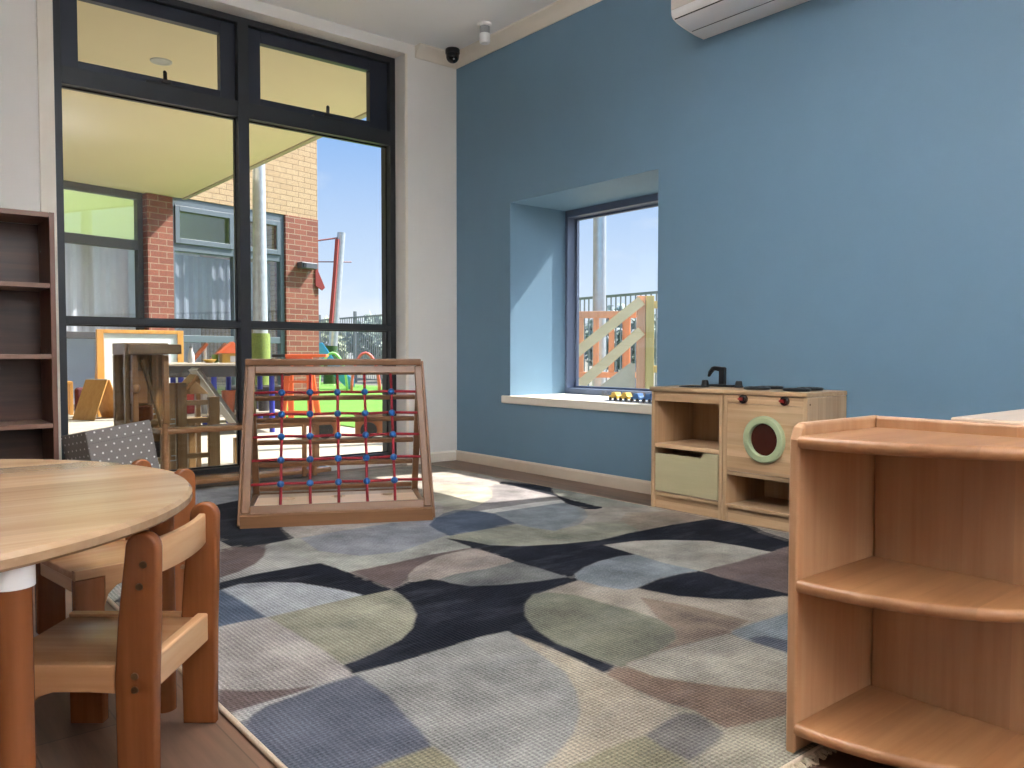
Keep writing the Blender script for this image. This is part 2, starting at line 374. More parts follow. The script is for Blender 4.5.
RUG_SHAPES = [
('beige2',[-1.453,-2.720,-1.448,-2.809,-1.374,-2.897,-1.366,-2.938,-1.341,-3.031,-1.274,-3.123,-1.211,-3.187,-1.093,-3.232,-0.952,-3.268,-1.355,-3.498,-1.367,-3.312,-1.521,-3.317,-1.740,-3.292,-1.843,-3.298,-1.890,-3.291,-1.928,-3.032,-1.721,-2.772,-1.618,-2.740]),
('lt',[-2.361,-1.981,-2.262,-1.924,-2.181,-1.857,-2.065,-1.673,-2.009,-1.595,-2.012,-1.852,-1.994,-1.992,-2.018,-2.041,-2.093,-2.029,-2.253,-2.040,-2.399,-2.091]),
('lav',[-1.897,-1.600,-1.715,-1.585,-1.459,-1.592,-1.260,-1.619,-1.432,-1.932,-1.708,-2.041,-1.850,-2.001,-1.935,-1.838]),
('palesage',[-2.016,-1.611,-1.941,-1.607,-1.897,-1.600,-1.935,-1.838,-1.850,-2.001,-1.708,-2.041,-1.432,-1.932,-1.463,-2.142,-1.655,-2.160,-1.782,-2.164,-1.977,-2.164,-1.989,-2.080,-2.003,-2.002,-2.018,-1.865]),
('pink',[-1.878,-1.405,-1.897,-1.600,-1.666,-1.577,-1.448,-1.575,-1.247,-1.600,-1.013,-1.254,-1.758,-1.129]),
('mauve',[-2.223,-1.623,-2.144,-1.609,-2.063,-1.614,-2.072,-1.688,-2.118,-1.783,-2.186,-1.870,-2.264,-1.930,-2.343,-1.966]),
('dark',[-1.954,-0.663,-1.762,-0.577,-1.814,-1.225,-1.888,-1.397,-1.934,-1.591,-2.016,-1.611,-2.115,-1.613,-2.126,-1.563,-2.126,-1.457,-2.145,-1.398,-2.182,-1.346]),
('mauve',[-1.971,-2.168,-1.803,-2.164,-1.650,-2.145,-1.462,-2.153,-1.627,-2.182,-1.757,-2.252,-1.831,-2.306,-1.883,-2.370,-1.929,-2.404,-1.963,-2.418,-1.968,-2.315]),
('tan',[-1.470,-2.176,-1.462,-2.407,-1.596,-2.426,-1.709,-2.413,-1.796,-2.426,-1.882,-2.400,-1.855,-2.332,-1.775,-2.255,-1.630,-2.180]),
('navy',[-1.969,-2.428,-1.893,-2.405,-1.819,-2.407,-1.794,-2.457,-1.764,-2.524,-1.677,-2.567,-1.615,-2.617,-1.530,-2.642,-1.456,-2.672,-1.453,-2.720,-1.546,-2.730,-1.643,-2.746,-1.717,-2.776,-1.784,-2.841,-1.839,-2.928,-1.874,-3.048,-1.888,-3.154,-1.886,-3.231,-1.884,-3.288,-1.935,-3.299,-1.929,-3.180,-1.922,-3.082,-1.935,-2.951,-2.014,-2.934,-2.145,-2.944,-2.262,-2.949,-2.355,-2.949,-2.382,-2.942,-2.375,-2.880,-2.326,-2.872,-2.259,-2.851,-2.185,-2.823,-2.113,-2.766,-2.043,-2.675,-2.003,-2.580,-1.979,-2.473]),
('grey',[-1.796,-2.426,-1.722,-2.410,-1.586,-2.424,-1.459,-2.409,-1.461,-2.668,-1.558,-2.649,-1.685,-2.603,-1.765,-2.552,-1.795,-2.485]),
('navy',[-1.452,-1.960,-1.406,-2.064,-1.385,-2.164,-1.307,-2.249,-1.167,-2.321,-1.001,-2.371,-0.788,-2.361,-0.558,-2.365,-0.339,-2.392,-0.280,-2.413,-0.328,-2.577,-0.406,-2.695,-0.451,-2.838,-0.452,-2.901,-0.496,-2.927,-0.534,-2.896,-0.649,-2.902,-0.657,-2.776,-0.683,-2.650,-0.806,-2.529,-0.907,-2.468,-1.048,-2.438,-1.062,-2.613,-1.135,-2.600,-1.230,-2.595,-1.327,-2.619,-1.414,-2.660,-1.444,-2.682,-1.455,-2.642,-1.465,-2.421,-1.448,-2.233,-1.457,-2.147]),
('sage',[-1.380,-1.951,-1.077,-1.954,-1.053,-2.074,-1.033,-2.127,-0.784,-2.158,-0.654,-2.218,-0.747,-2.347,-1.001,-2.371,-1.167,-2.321,-1.307,-2.249,-1.385,-2.164,-1.406,-2.064,-1.446,-1.965]),
('tan2',[-0.524,-2.100,-0.314,-2.211,-0.301,-2.396,-0.558,-2.365,-0.758,-2.362,-0.690,-2.216]),
('denim',[-1.368,-1.718,-1.263,-1.616,-1.088,-1.554,-1.001,-1.624,-1.015,-1.760,-1.058,-1.918,-1.228,-1.920,-1.410,-1.927,-1.403,-1.839]),
('bluegrey',[-0.976,-1.674,-0.825,-1.673,-0.574,-1.679,-0.612,-1.846,-0.729,-1.992,-0.881,-2.087,-1.030,-2.142,-1.060,-2.019,-1.058,-1.918,-1.015,-1.760]),
('white',[-1.023,-1.606,-0.697,-1.596,-0.480,-1.651,-0.469,-1.712,-0.592,-1.698,-1.001,-1.684]),
('dome',[-0.777,-0.813,-0.638,-0.926,-0.592,-1.050,-0.654,-1.247,-0.767,-1.382,-0.927,-1.494,-1.031,-1.538,-1.048,-1.226]),
('stip',[-0.494,-1.042,-0.420,-1.273,-0.480,-1.651,-0.706,-1.606,-1.023,-1.606,-1.031,-1.538,-0.927,-1.494,-0.767,-1.382]),
('navy',[-0.431,-0.979,-0.344,-1.185,-0.276,-1.284,-0.412,-1.442,-0.471,-1.567,-0.498,-1.706,-0.521,-1.888,-0.577,-1.890,-0.569,-1.717,-0.477,-1.543]),
('palesage2',[-0.349,-1.372,-0.280,-1.345,-0.216,-1.601,-0.227,-1.890,-0.290,-2.010,-0.347,-1.997,-0.503,-1.870,-0.479,-1.686,-0.461,-1.556]),
('pinkw',[-0.587,-0.589,-0.420,-0.724,-0.420,-1.011,-0.549,-1.085,-0.638,-0.926,-0.751,-0.834]),
('cream',[-1.048,-2.438,-0.907,-2.468,-0.806,-2.529,-0.683,-2.650,-0.659,-2.775,-0.649,-2.902,-0.867,-2.907,-1.063,-2.890,-1.076,-2.755,-1.062,-2.613]),
('bluegrey',[-1.414,-2.660,-1.327,-2.619,-1.230,-2.595,-1.124,-2.591,-1.062,-2.613,-1.076,-2.755,-1.063,-2.890,-1.232,-2.869,-1.374,-2.897,-1.419,-2.888,-1.448,-2.809,-1.455,-2.718]),
('mauve',[-0.649,-2.902,-0.534,-2.896,-0.392,-2.908,-1.042,-3.287,-1.062,-3.218,-1.068,-3.104,-1.068,-2.987,-1.057,-2.903,-0.867,-2.907]),
('navy',[-1.374,-2.897,-1.245,-2.874,-1.134,-2.880,-1.059,-2.902,-1.068,-2.987,-1.068,-3.104,-1.062,-3.218,-1.065,-3.268,-1.094,-3.232,-1.210,-3.188,-1.274,-3.123,-1.341,-3.031,-1.366,-2.938]),
('brown',[-1.437,-2.965,-1.390,-3.114,-1.368,-3.300,-1.529,-3.320,-1.740,-3.292,-1.634,-3.262,-1.579,-3.211,-1.544,-3.125]),
('moss',[-1.666,-2.740,-1.748,-2.799,-1.815,-2.878,-1.865,-2.978,-1.892,-3.089,-1.887,-3.222,-1.883,-3.296,-1.805,-3.289,-1.733,-3.288,-1.637,-3.264,-1.579,-3.211,-1.549,-3.132,-1.551,-3.025,-1.565,-2.924,-1.572,-2.830,-1.617,-2.754]),
('bluegrey',[-1.471,-3.318,-1.374,-3.317,-1.236,-3.326,-1.081,-3.342,-1.480,-3.569,-1.495,-3.487,-1.494,-3.358]),
('denimck',[-1.485,-3.374,-1.439,-3.393,-1.425,-3.442,-1.375,-3.510,-1.509,-3.586,-1.495,-3.487,-1.501,-3.425]),
('beige',[-1.843,-3.298,-1.679,-3.298,-1.510,-3.322,-1.499,-3.488,-1.485,-3.597,-1.656,-3.692,-1.703,-3.615,-1.770,-3.540,-1.827,-3.452,-1.861,-3.386,-1.866,-3.318]),
('rust',[-1.943,-3.307,-1.889,-3.291,-1.866,-3.318,-1.861,-3.386,-1.827,-3.452,-1.770,-3.540,-1.707,-3.618,-1.656,-3.692,-1.736,-3.737,-1.809,-3.683,-1.951,-3.640,-1.933,-3.546,-1.951,-3.483,-1.950,-3.406]),
('beigeol',[-1.951,-3.483,-1.933,-3.546,-1.951,-3.640,-1.810,-3.682,-1.675,-3.768,-1.988,-3.929,-2.317,-3.661,-2.103,-3.557,-1.956,-3.539]),
('tan3',[-1.935,-2.951,-1.925,-3.141,-1.934,-3.285,-1.950,-3.406,-1.956,-3.534,-2.106,-3.560,-2.209,-3.555,-2.322,-3.544,-2.451,-3.513,-2.143,-3.314]),
('ckgrey',[-2.090,-3.558,-1.970,-3.540,-1.939,-3.566,-1.965,-3.649,-2.010,-3.664,-2.099,-3.672,-2.107,-3.609]),
('olive',[-2.204,-3.549,-2.129,-3.552,-2.093,-3.560,-2.111,-3.672,-2.127,-3.715,-2.373,-3.576]),
('greyblue',[-2.382,-2.942,-2.352,-2.944,-2.262,-2.949,-2.145,-2.944,-2.014,-2.934,-1.930,-2.945,-1.969,-3.105,-2.001,-3.243,-2.055,-3.334,-2.117,-3.408,-2.190,-3.466,-2.274,-3.507,-2.349,-3.535,-2.464,-3.502,-2.429,-3.336,-2.412,-3.269,-2.400,-3.195,-2.380,-3.102,-2.377,-3.025]),
('mauve',[-2.640,-2.830,-2.566,-2.904,-2.516,-2.925,-2.467,-2.945,-2.533,-2.964,-2.607,-2.973,-2.666,-2.967,-2.683,-2.911]),
('white2',[-2.664,-2.962,-2.602,-2.959,-2.531,-2.959,-2.454,-2.948,-2.398,-2.958,-2.496,-2.962,-2.591,-2.974,-2.654,-3.017]),
('denimck',[-2.646,-3.006,-2.601,-2.978,-2.536,-2.969,-2.456,-2.953,-2.395,-2.953,-2.376,-2.955,-2.377,-3.025,-2.380,-3.102,-2.400,-3.195,-2.412,-3.269,-2.429,-3.336,-2.499,-3.337,-2.601,-3.342,-2.710,-3.302,-2.689,-3.069]),
('olive',[-2.600,-3.339,-2.499,-3.337,-2.429,-3.336,-2.427,-3.391,-2.448,-3.495,-2.659,-3.382]),
('pinkb',[-2.554,-2.427,-2.504,-2.417,-2.378,-2.435,-2.370,-2.635,-2.367,-2.772,-2.375,-2.880,-2.385,-2.948,-2.465,-2.946,-2.527,-2.929,-2.598,-2.885,-2.677,-2.801]),
('olive2',[-2.374,-2.439,-2.215,-2.431,-2.068,-2.413,-1.986,-2.427,-1.979,-2.486,-2.003,-2.580,-2.043,-2.675,-2.113,-2.766,-2.185,-2.823,-2.259,-2.851,-2.326,-2.872,-2.375,-2.880,-2.367,-2.772,-2.370,-2.635]),
('navy',[-2.416,-2.050,-2.366,-2.021,-2.234,-1.993,-2.076,-1.993,-2.005,-2.000,-1.997,-2.058,-1.997,-2.202,-1.979,-2.335,-1.981,-2.431,-2.078,-2.431,-2.087,-2.372,-2.115,-2.295,-2.164,-2.185,-2.233,-2.114,-2.316,-2.076,-2.392,-2.097,-2.430,-2.093]),
('bluepale',[-2.383,-2.105,-2.316,-2.076,-2.233,-2.114,-2.164,-2.185,-2.115,-2.295,-2.087,-2.372,-2.071,-2.424,-2.215,-2.431,-2.374,-2.439,-2.376,-2.276]),
('denim',[-2.435,-2.062,-2.383,-2.105,-2.376,-2.276,-2.376,-2.437,-2.449,-2.431,-2.557,-2.435]),
('bluepale',[-1.892,-0.245,-1.630,-0.254,-1.774,-0.638,-1.971,-0.714,-2.065,-0.792]),
('dark',[-2.652,-2.015,-2.554,-1.965,-2.385,-1.808,-2.399,-1.951,-2.583,-2.071]),
]
# levels of the added fill lamps, sky and sun, and outdoor colour factor
FILL_UP = 62.0
FILL_DOWN = 24.0
FILL_DOWN_BACK = 36.0
FILL_DOWN_DIM = 3.0
FILL_POS = ((-2.36, -3.1, 'led_down'), (-1.9, -7.2, 'led_down_back'), (-3.0, -6.0, 'led_down_dim'))
SKY_STRENGTH = 1.05
HAZE = 10.0
SUN_ENERGY = 13.5
OUTDOOR = .52  # darkens outdoor base colours to offset the strong sun
EXPOSURE = 0.06
CEIL = 2.768
# ------------------------------------------------------------------ room shell
bm = B(); box(bm, -7.0, 0.0, -8.0, .12, -.06, 0); struct('floor', bm, M['floor'])
bm = B(); box(bm, -7.1, .1, -8.1, .3, CEIL, CEIL + .12); struct('ceiling', bm, M['ceiling'])
# blue wall with its deep window opening (y -1.80..-0.588, z .44..1.697)
bm = B()
box(bm, 0, .58, -.588, .36, 0, 3.1); box(bm, 0, .58, -5.15, -1.80, 0, 3.1); box(bm, 0, .58, -8.1, -6.36, 0, 3.1)
box(bm, 0, .58, -6.36, -5.15, 0, .425); box(bm, 0, .58, -6.36, -5.15, 1.697, 3.1)
box(bm, 0, .58, -1.80, -.588, 0, .425); box(bm, 0, .58, -1.80, -.588, 1.697, 3.1)
struct('wall_right', bm, M['blue'])
bm = B()
box(bm, -.415, -.0005, 0, .3, 0, CEIL); box(bm, -7.0, -2.445, 0, .3, 0, CEIL); box(bm, -2.445, -.415, 0, .3, 2.70, CEIL)
box(bm, -2.445, -.415, .06, .3, -.06, .03)
struct('wall_back', bm, M['wall_white'])
bm = B(); box(bm, -7.1, -7.0, -8.0, 0, 0, CEIL); struct('wall_left', bm, M['wall_white'])
bm = B(); box(bm, -7.0, 0, -8.1, -8.0, 0, CEIL); struct('wall_front', bm, M['wall_white'])
# coved cornice: along the blue wall and a short return to the tall window
cove = [(0, 2.690), (-.010, 2.690), (-.014, 2.702), (-.024, 2.722), (-.040, 2.740), (-.060, 2.752), (-.066, 2.757), (-.066, CEIL), (0, CEIL)]
bm = B(); prism(bm, cove, 'Y', -8.0, 0); struct('trim_1', bm, M['trim'], smooth=True)
bm = B(); prism(bm, cove, 'X', -.335, 0); struct('trim_2', bm, M['trim'], smooth=True)
# skirting boards
sk = [(0, 0), (-.016, 0), (-.016, .058), (-.010, .068), (0, .068)]
bm = B(); prism(bm, sk, 'Y', -8.0, -.001); struct('baseboard_right', bm, M['base_tan'])
bm = B(); prism(bm, [(v[0], v[1]) for v in sk], 'X', -.415, -.017); struct('baseboard_back', bm, M['trim'])
# white lining edge left of the tall window
bm = B(); box(bm, -2.514, -2.445, -.014, .115, 0, CEIL - .001, .003); struct('trim_3', bm, M['trim'])
bm = B(); box(bm, -.4149, -.396, -.008, 0, .07, 2.70, .003); struct('trim_4', bm, M['trim'])

# tall window
w1 = tag(empty('window_1', (0, 0, 0)), 'tall charcoal framed window of six lights beside the blue wall', None, None, 'structure')
ZB, ZM0, ZM1, ZT0, ZT1 = .037, .892, .928, 2.123, 2.214
bm = B()
box(bm, -2.460, -2.388, .12, .24, ZB, 2.755, .002); box(bm, -.455, -.395, .12, .24, ZB, 2.755, .002)
box(bm, -2.388, -.455, .12, .24, 2.665, 2.755, .002); box(bm, -2.388, -.455, .12, .24, ZB - .01, .071, .002)
obj('frame', bm, M['charcoal'], w1)
bm = B(); box(bm, -1.474, -1.410, .118, .200, .071, 2.665, .002); obj('mullion', bm, M['charcoal'], w1)
for nm, a, b in (('transom', ZT0, ZT1), ('mid_rail', ZM0, ZM1)):
    bm = B()
    box(bm, -2.388, -1.474, .12, .22, a, b, .002); box(bm, -1.410, -.455, .12, .22, a, b, .002)
    obj(nm, bm, M['charcoal'], w1)
for a, b in ((.071, ZM0), (ZM1, ZT0)):
    for x0, x1 in ((-2.388, -1.474), (-1.410, -.455)):
        bm = B(); box(bm, x0, x1, .176, .182, a, b); obj('pane', bm, M['glass'], w1)
        bm = B()                                            # black glazing gasket
        for q in ((x0, x0 + .008, a, b), (x1 - .008, x1, a, b)): box(bm, q[0], q[1], .168, .19, q[2], q[3])
        for q in ((x0, x1, a, a + .008), (x0, x1, b - .008, b)): box(bm, q[0], q[1], .168, .19, q[2], q[3])
        obj('gasket', bm, M['black'], w1)
for x0, x1 in ((-2.388, -1.474), (-1.410, -.455)):
    s = empty('awning_sash'); s.parent = w1
    gx0, gx1, gz0, gz1 = x0 + .084, x1 - .092, 2.262, 2.59
    if x0 > -2: gx1 = x1 - .133
    bm = B()
    box(bm, x0 + .004, gx0, .150, .20, ZT1 + .003, 2.662, .003); box(bm, gx1, x1 - .004, .150, .20, ZT1 + .003, 2.662, .003)
    box(bm, gx0, gx1, .150, .20, ZT1 + .003, gz0, .003); box(bm, gx0, gx1, .150, .20, gz1, 2.662, .003)
    obj('sash_frame', bm, M['navy_metal'], s)
    bm = B(); box(bm, gx0, gx1, .172, .178, gz0, gz1); obj('pane', bm, M['glass'], s)
    xc = (gx0 + gx1) / 2 + .06
    bm = B(); box(bm, xc - .10, xc + .10, .128, .152, ZT1 + .001, ZT1 + .016, .003); box(bm, xc - .02, xc + .03, .125, .15, ZT1 + .016, ZT1 + .035, .004)
    bar(bm, (xc, .135, ZT1 + .03), (xc - .004, .125, ZT1 + .072), .014, .012, bev=.003); ball(bm, (xc - .006, .122, ZT1 + .074), .010, 10)
    obj('chain_winder', bm, M['black'], s)

# window in the blue wall
w2 = tag(empty('window_2', (0, 0, 0)), 'square charcoal framed window in deep blue recess', None, None, 'structure')
bm = B()
for q in ((-.612, -.588, .472, 1.697), (-1.80, -1.776, .472, 1.697)): box(bm, .475, .575, q[0], q[1], q[2], q[3], .002)
for q in ((.472, .510), (1.652, 1.697)): box(bm, .475, .575, -1.776, -.612, q[0], q[1], .002)
obj('frame', bm, M['slate'], w2)
bm = B()
for y0, y1, z0, z1 in ((-.626, -.612, .510, 1.652), (-1.776, -1.762, .510, 1.652), (-1.762, -.626, .510, .524), (-1.762, -.626, 1.638, 1.652)): box(bm, .548, .572, y0, y1, z0, z1, .002)
obj('glazing_bead', bm, M['slate'], w2)
bm = B(); box(bm, .557, .563, -1.762, -.626, .524, 1.638); obj('pane', bm, M['glass'], w2)
bm = B(); box(bm, -.016, .475, -1.86, -.512, .422, .472, .006); 
w3 = struct('windowsill', bm, M['trim'])

w4 = copy_tree(w2); w4.location = (0, -4.562, 0); w4['label'] = 'second square framed window in the blue wall, behind the camera'
w5 = copy_tree(w3); w5.location = (0, -4.562, 0)

# added fill lamps, out of view, that brighten the room
for nm, sv in (('led_up', FILL_UP), ('led_down', FILL_DOWN), ('led_down_back', FILL_DOWN_BACK), ('led_down_dim', FILL_DOWN_DIM)):
    t = NT(nm); t.p.inputs['Base Color'].default_value = (.9, .9, .9, 1)
    t.p.inputs['Emission Color'].default_value = (.95, .975, 1.0, 1)
    lv = t.math('ADD', t.math('MULTIPLY', t.noise(t.coord(), 2, 1), .02), sv); t.ln(lv, t.p.inputs['Emission Strength']); M[nm] = t.m
for i, (x, y, dn) in enumerate(FILL_POS):
    p = thing('ceiling_light', 'white suspended up and down light panel, %s from the tall window' % ('nearest', 'second', 'third', 'fourth', 'fifth', 'sixth')[i], 'light', (x, y, CEIL), 0, 'suspended panel lights')
    bm = B(); box(bm, -.52, .52, -.20, .20, -.58, -.54, .003); obj('housing', bm, M['white_pl'], p)
    bm = B(); box(bm, -.49, .49, -.17, .17, -.5398, -.536); obj('diffuser', bm, M['led_up'], p)
    bm = B(); box(bm, -.49, .49, -.17, .17, -.584, -.5802); obj('diffuser', bm, M[dn], p)
    for q in (-.42, .42):
        bm = B(); cyl(bm, (q, 0, -.54), (q, 0, -.0005), .004, n=8); obj('suspension_wire', bm, M['steel'], p)

# ------------------------------------------------------------------ rug
RX0, RX1, RY0, RY1 = -2.672, -.318, -3.79, -.115
nx, ny = 352, 552
gx = np.linspace(RX0, RX1, nx); gy = np.linspace(RY0, RY1, ny)
XX, YY = np.meshgrid(gx, gy); XX = XX.ravel(); YY = YY.ravel()
colr = np.tile(np.array(rgb(166, 158, 148))[None, :], (nx * ny, 1))
cover = np.zeros(nx * ny)
for nm, flat in RUG_SHAPES:
    P = np.array(flat).reshape(-1, 2)
    lo, hi = P.min(0) - .02, P.max(0) + .02
    m = (XX >= lo[0]) & (XX <= hi[0]) & (YY >= lo[1]) & (YY <= hi[1])
    acc = np.zeros(int(m.sum()))
    for ox in (-.0035, -.0012, .0012, .0035):
        for oy in (-.0035, -.0012, .0012, .0035):
            xs, ys = XX[m] + ox, YY[m] + oy; ins = np.zeros(xs.shape, bool)
            for (ax, ay), (bx, by) in zip(P, np.roll(P, -1, 0)):
                c = (ay > ys) != (by > ys)
                if by != ay: ins ^= c & (xs < (bx - ax) * (ys - ay) / (by - ay) + ax)
            acc += ins / 16.0
    idx = np.where(m)[0]
    c_ = np.array(rgb(*RUG_PAL[nm])); c_[:3] = c_[:3] * .74 + .26 * c_[:3].mean() - .008
    colr[idx] = colr[idx] * (1 - acc[:, None]) + c_ * acc[:, None]
    cover[idx] = np.maximum(cover[idx], acc)
cg = colr.reshape(ny, nx, 4); cv = cover.reshape(ny, nx) > .55     # close hairline gaps between neighbouring shapes
for _ in range(5):
    s_ = np.zeros_like(cg); w_ = np.zeros((ny, nx))
    for dy, dx in ((1, 0), (-1, 0), (0, 1), (0, -1)):
        s_ += np.roll(cg * cv[:, :, None], (dy, dx), (0, 1)); w_ += np.roll(cv, (dy, dx), (0, 1))
    g = (~cv) & (w_ > 0)
    cg[g] = s_[g] / w_[g][:, None]; cv = cv | g
colr = cg.reshape(-1, 4)
colr[:, :3] = np.clip(colr[:, :3] * RUGFAC, 0, .92)
me = bpy.data.meshes.new('rug')
me.vertices.add(nx * ny)
co = np.empty((nx * ny, 3)); co[:, 0] = XX; co[:, 1] = YY; co[:, 2] = .012
me.vertices.foreach_set('co', co.ravel())
nf = (nx - 1) * (ny - 1)
ii, jj = np.meshgrid(np.arange(nx - 1), np.arange(ny - 1)); a = (jj * nx + ii).ravel()
quads = np.stack([a, a + 1, a + nx + 1, a + nx], 1).astype(np.int32)
me.loops.add(nf * 4); me.loops.foreach_set('vertex_index', quads.ravel())
me.polygons.add(nf); me.polygons.foreach_set('loop_start', np.arange(0, nf * 4, 4, dtype=np.int32))
me.update(calc_edges=True)
at = me.color_attributes.new('Col', 'FLOAT_COLOR', 'POINT'); at.data.foreach_set('color', colr.ravel().astype(np.float32))
rug = link('rug', me, M['rug'])
tag(rug, 'large patchwork area rug of grey, navy, sage and beige curved shapes', 'rug')
bm = B(); tube(bm, [(RX0, RY0, .0065), (RX1, RY0, .0065), (RX1, RY1, .0065), (RX0, RY1, .0065)], .0068, 8, True)
obj('binding', bm, M['rug_edge'], rug, smooth=True)
random.seed(11); bm = B()
x = RX0 + .01
while x < RX1 - .01:
    for k in range(2): tube(bm, [(x, RY0 - .004, .007), (x + random.uniform(-.006, .006), RY0 - .014, .006), (x + random.uniform(-.008, .008), RY0 - random.uniform(.018, .026), .0035)], .0025, 5)
    x += .011
obj('fringe', bm, M['rug_edge'], rug, smooth=True)

RZ = .0125      # top of the rug
# ------------------------------------------------------------------ rope climbing frame
cf = thing('rope_climber', 'wooden A-frame climber with red rope net and blue knots on the rug', 'climbing frame', (-2.02, -1.285, RZ), math.radians(-26.36))
cf.scale = (1, 1, .9826)
W = .807
def fb(z): return .01 + .275 * (z - .05) / .665           # depth of the leaning front at height z
def rb(z): return .595 - .285 * z / .715
ang = math.atan2(.275, .665)
def lean_box(bm, x0, x1, z0, z1, off0, off1, front=True, bev=.004):
    """box in the leaning plane: off = distance behind the plane's face"""
    f = fb if front else rb
    s = 1 if front else -1
    r = bmesh.ops.create_cube(bm, size=1.0); vs = r['verts']
    d = Vector((0, f(z1) - f(z0), z1 - z0)); L = d.length; d.normalize()
    n = Vector((0, d.z, -d.y)) if front else Vector((0, -d.z, d.y))
    base = Vector((0, f(z0), z0))
    for v in vs:
        v.co = Vector((x0 + (v.co.x + .5) * (x1 - x0), 0, 0)) + base + d * ((v.co.y + .5) * L) + n * (off0 + (v.co.z + .5) * (off1 - off0))
    bmesh.ops.recalc_face_normals(bm, faces=list({q for v in vs for q in v.link_faces}))
    if bev: bmesh.ops.bevel(bm, geom=list({e for v in vs for e in v.link_edges}), offset=bev, segments=2, affect='EDGES', profile=.5)
for x0 in (.0, W - .045):
    bm = B(); lean_box(bm, x0 + (.003 if x0 == 0 else .010), x0 + (.038 if x0 == 0 else .042), .06, .684, 0, .028)
    for v in bm.verts: v.co.x += (.010 if x0 == 0 else -.016) * v.co.z / .7
    obj('front_stile', bm, M['frame_z'], cf)
    bm = B(); lean_box(bm, x0 + .008, x0 + .038, .0, .70, 0, .03, False); obj('rear_leg', bm, M['frame_z'], cf)
    xs = -.010 if x0 == 0 else W - .002
    bm = B(); lean_box(bm, xs, xs + .012, .012, .705, -.006, .03)
    for v in bm.verts: v.co.x += (.014 if x0 == 0 else -.018) * v.co.z / .7
    obj('side_edge', bm, M['frame_z'], cf)
bm = B(); lean_box(bm, .046, W - .050, .650, .684, 0, .028); obj('front_top_rail', bm, M['frame_x'], cf)
bm = B(); lean_box(bm, .039, W - .036, .055, .09, 0, .028); obj('front_bottom_rail', bm, M['frame_x'], cf)
bm = B(); box(bm, .004, W - .020, .262, .325, .685, .716, .006); obj('ridge_beam', bm, M['frame_x'], cf)
bm = B(); prism(bm, [(-.006, .0), (.024, .0), (.034, .055), (.006, .058), (-.004, .05)], 'X', 0, W, .004); obj('front_foot_rail', bm, M['frame_x'], cf)
bm = B(); box(bm, .0, W, .572, .60, .0, .05, .006); obj('rear_foot_rail', bm, M['frame_x'], cf)
for x0 in (.012, W - .034):
    bm = B(); box(bm, x0, x0 + .022, .036, .571, .0, .05, .004); obj('base_side_rail', bm, M['frame_x'], cf)
holes = [circ(a, b, .037, .037, 28) for a, b in ((.174, .43), (.29, .245), (.406, .45), (.53, .245), (.645, .455), (.74, .25))]
me = plate([(.035, .037), (W - .035, .037), (W - .035, .570), (.035, .570)], holes, .014, .002)
bm = B(); box(bm, .036, W - .036, .038, .569, .002, .008); obj('base_underside', bm, M['black'], cf)  # black sheet stands in for the shade below the holes
o = link('base_board', me, M['frame_board'], cf); o.location = (0, 0, .036)
for z in (.080, .205, .318, .428, .536):
    bm = B(); lean_box(bm, .038, W - .038, z - .010, z + .008, .002, .024, False); obj('rung', bm, M['frame_x'], cf)
RXS = (.162, .284, .404, .525, .645); RZS = (.173, .272, .371, .467, .563)
for z in RZS:
    pts = [(x, fb(z) + .014, z + (.002 if i % 2 else -.002)) for i, x in enumerate((.03, .162, .284, .404, .525, .645, W - .03))]
    bm = B(); tube(bm, pts, .0062, 8); obj('rope', bm, M['rope'], cf, smooth='all')
for i, x in enumerate(RXS):
    pts = [(x + (.002 * ((k + i) % 2)), fb(z) + .012, z) for k, z in enumerate((.07,) + RZS + (.66,))]
    bm = B(); tube(bm, pts, .0062, 8); obj('rope', bm, M['rope'], cf, smooth='all')
kb = B(); ball(kb, (0, 0, 0), .0155, 16, (1, .85, 1)); bmesh.ops.create_uvsphere(kb, u_segments=8, v_segments=6, radius=.005, matrix=Matrix.Translation((0, -.011, -.004)))
k0 = obj('rope_connector', kb, M['knot'], cf, smooth='all'); first = True
for x in RXS:
    for z in RZS:
        k = k0 if first else k0.copy()
        if not first: COL.objects.link(k); k.parent = cf
        first = False
        k.location = (x, fb(z) + .007, z)

# ------------------------------------------------------------------ toy sink unit
def side(bm, y0, y1, z1=.566):
    box(bm, -.32, -.012, y0, y1, .013, z1, .003)
KF = -.32
sk_ = thing('toy_sink_unit', 'wooden play kitchen sink unit with pale green drawer against the blue wall', 'play kitchen', (0, 0, 0))
for y0 in (-2.058, -2.443):
    bm = B(); side(bm, y0, y0 + .018); obj('side_panel', bm, M['pale_zy'], sk_)
me = plate([(-.325, -2.444), (-.010, -2.444), (-.010, -2.039), (-.325, -2.039)], [circ(-.205, -2.20, .0625, .0675, 36)], .020, .003)
o = link('top_board', me, M['pale_y'], sk_); o.location = (0, 0, .576)
bm = B(); box(bm, -.318, -.302, -2.4245, -2.0585, .520, .565, .002); obj('apron', bm, M['pale_y'], sk_)
bm = B(); box(bm, -.316, -.03, -2.4245, -2.0585, .300, .319, .003); obj('shelf', bm, M['pale_y'], sk_)
bm = B(); box(bm, -.028, -.013, -2.4245, -2.0585, .013, .565); obj('back_panel', bm, M['pale_z'], sk_)
bm = B(); box(bm, -.317, -.03, -2.4245, -2.0585, .074, .090, .003); obj('bottom_shelf', bm, M['pale_y'], sk_)
bm = B(); box(bm, -.306, -.288, -2.4245, -2.0585, .013, .073, .002); obj('plinth', bm, M['pale_y'], sk_)
dr = empty('drawer'); dr.parent = sk_; tag(dr, 'pale green drawer')
bm = B(); prism(bm, [(-2.064, .095), (-2.4195, .095), (-2.4195, .296), (-2.345, .296), (-2.325, .272), (-2.064, .272)], 'X', -.317, -.303, .0015); obj('drawer_front', bm, M['sage_wood'], dr)
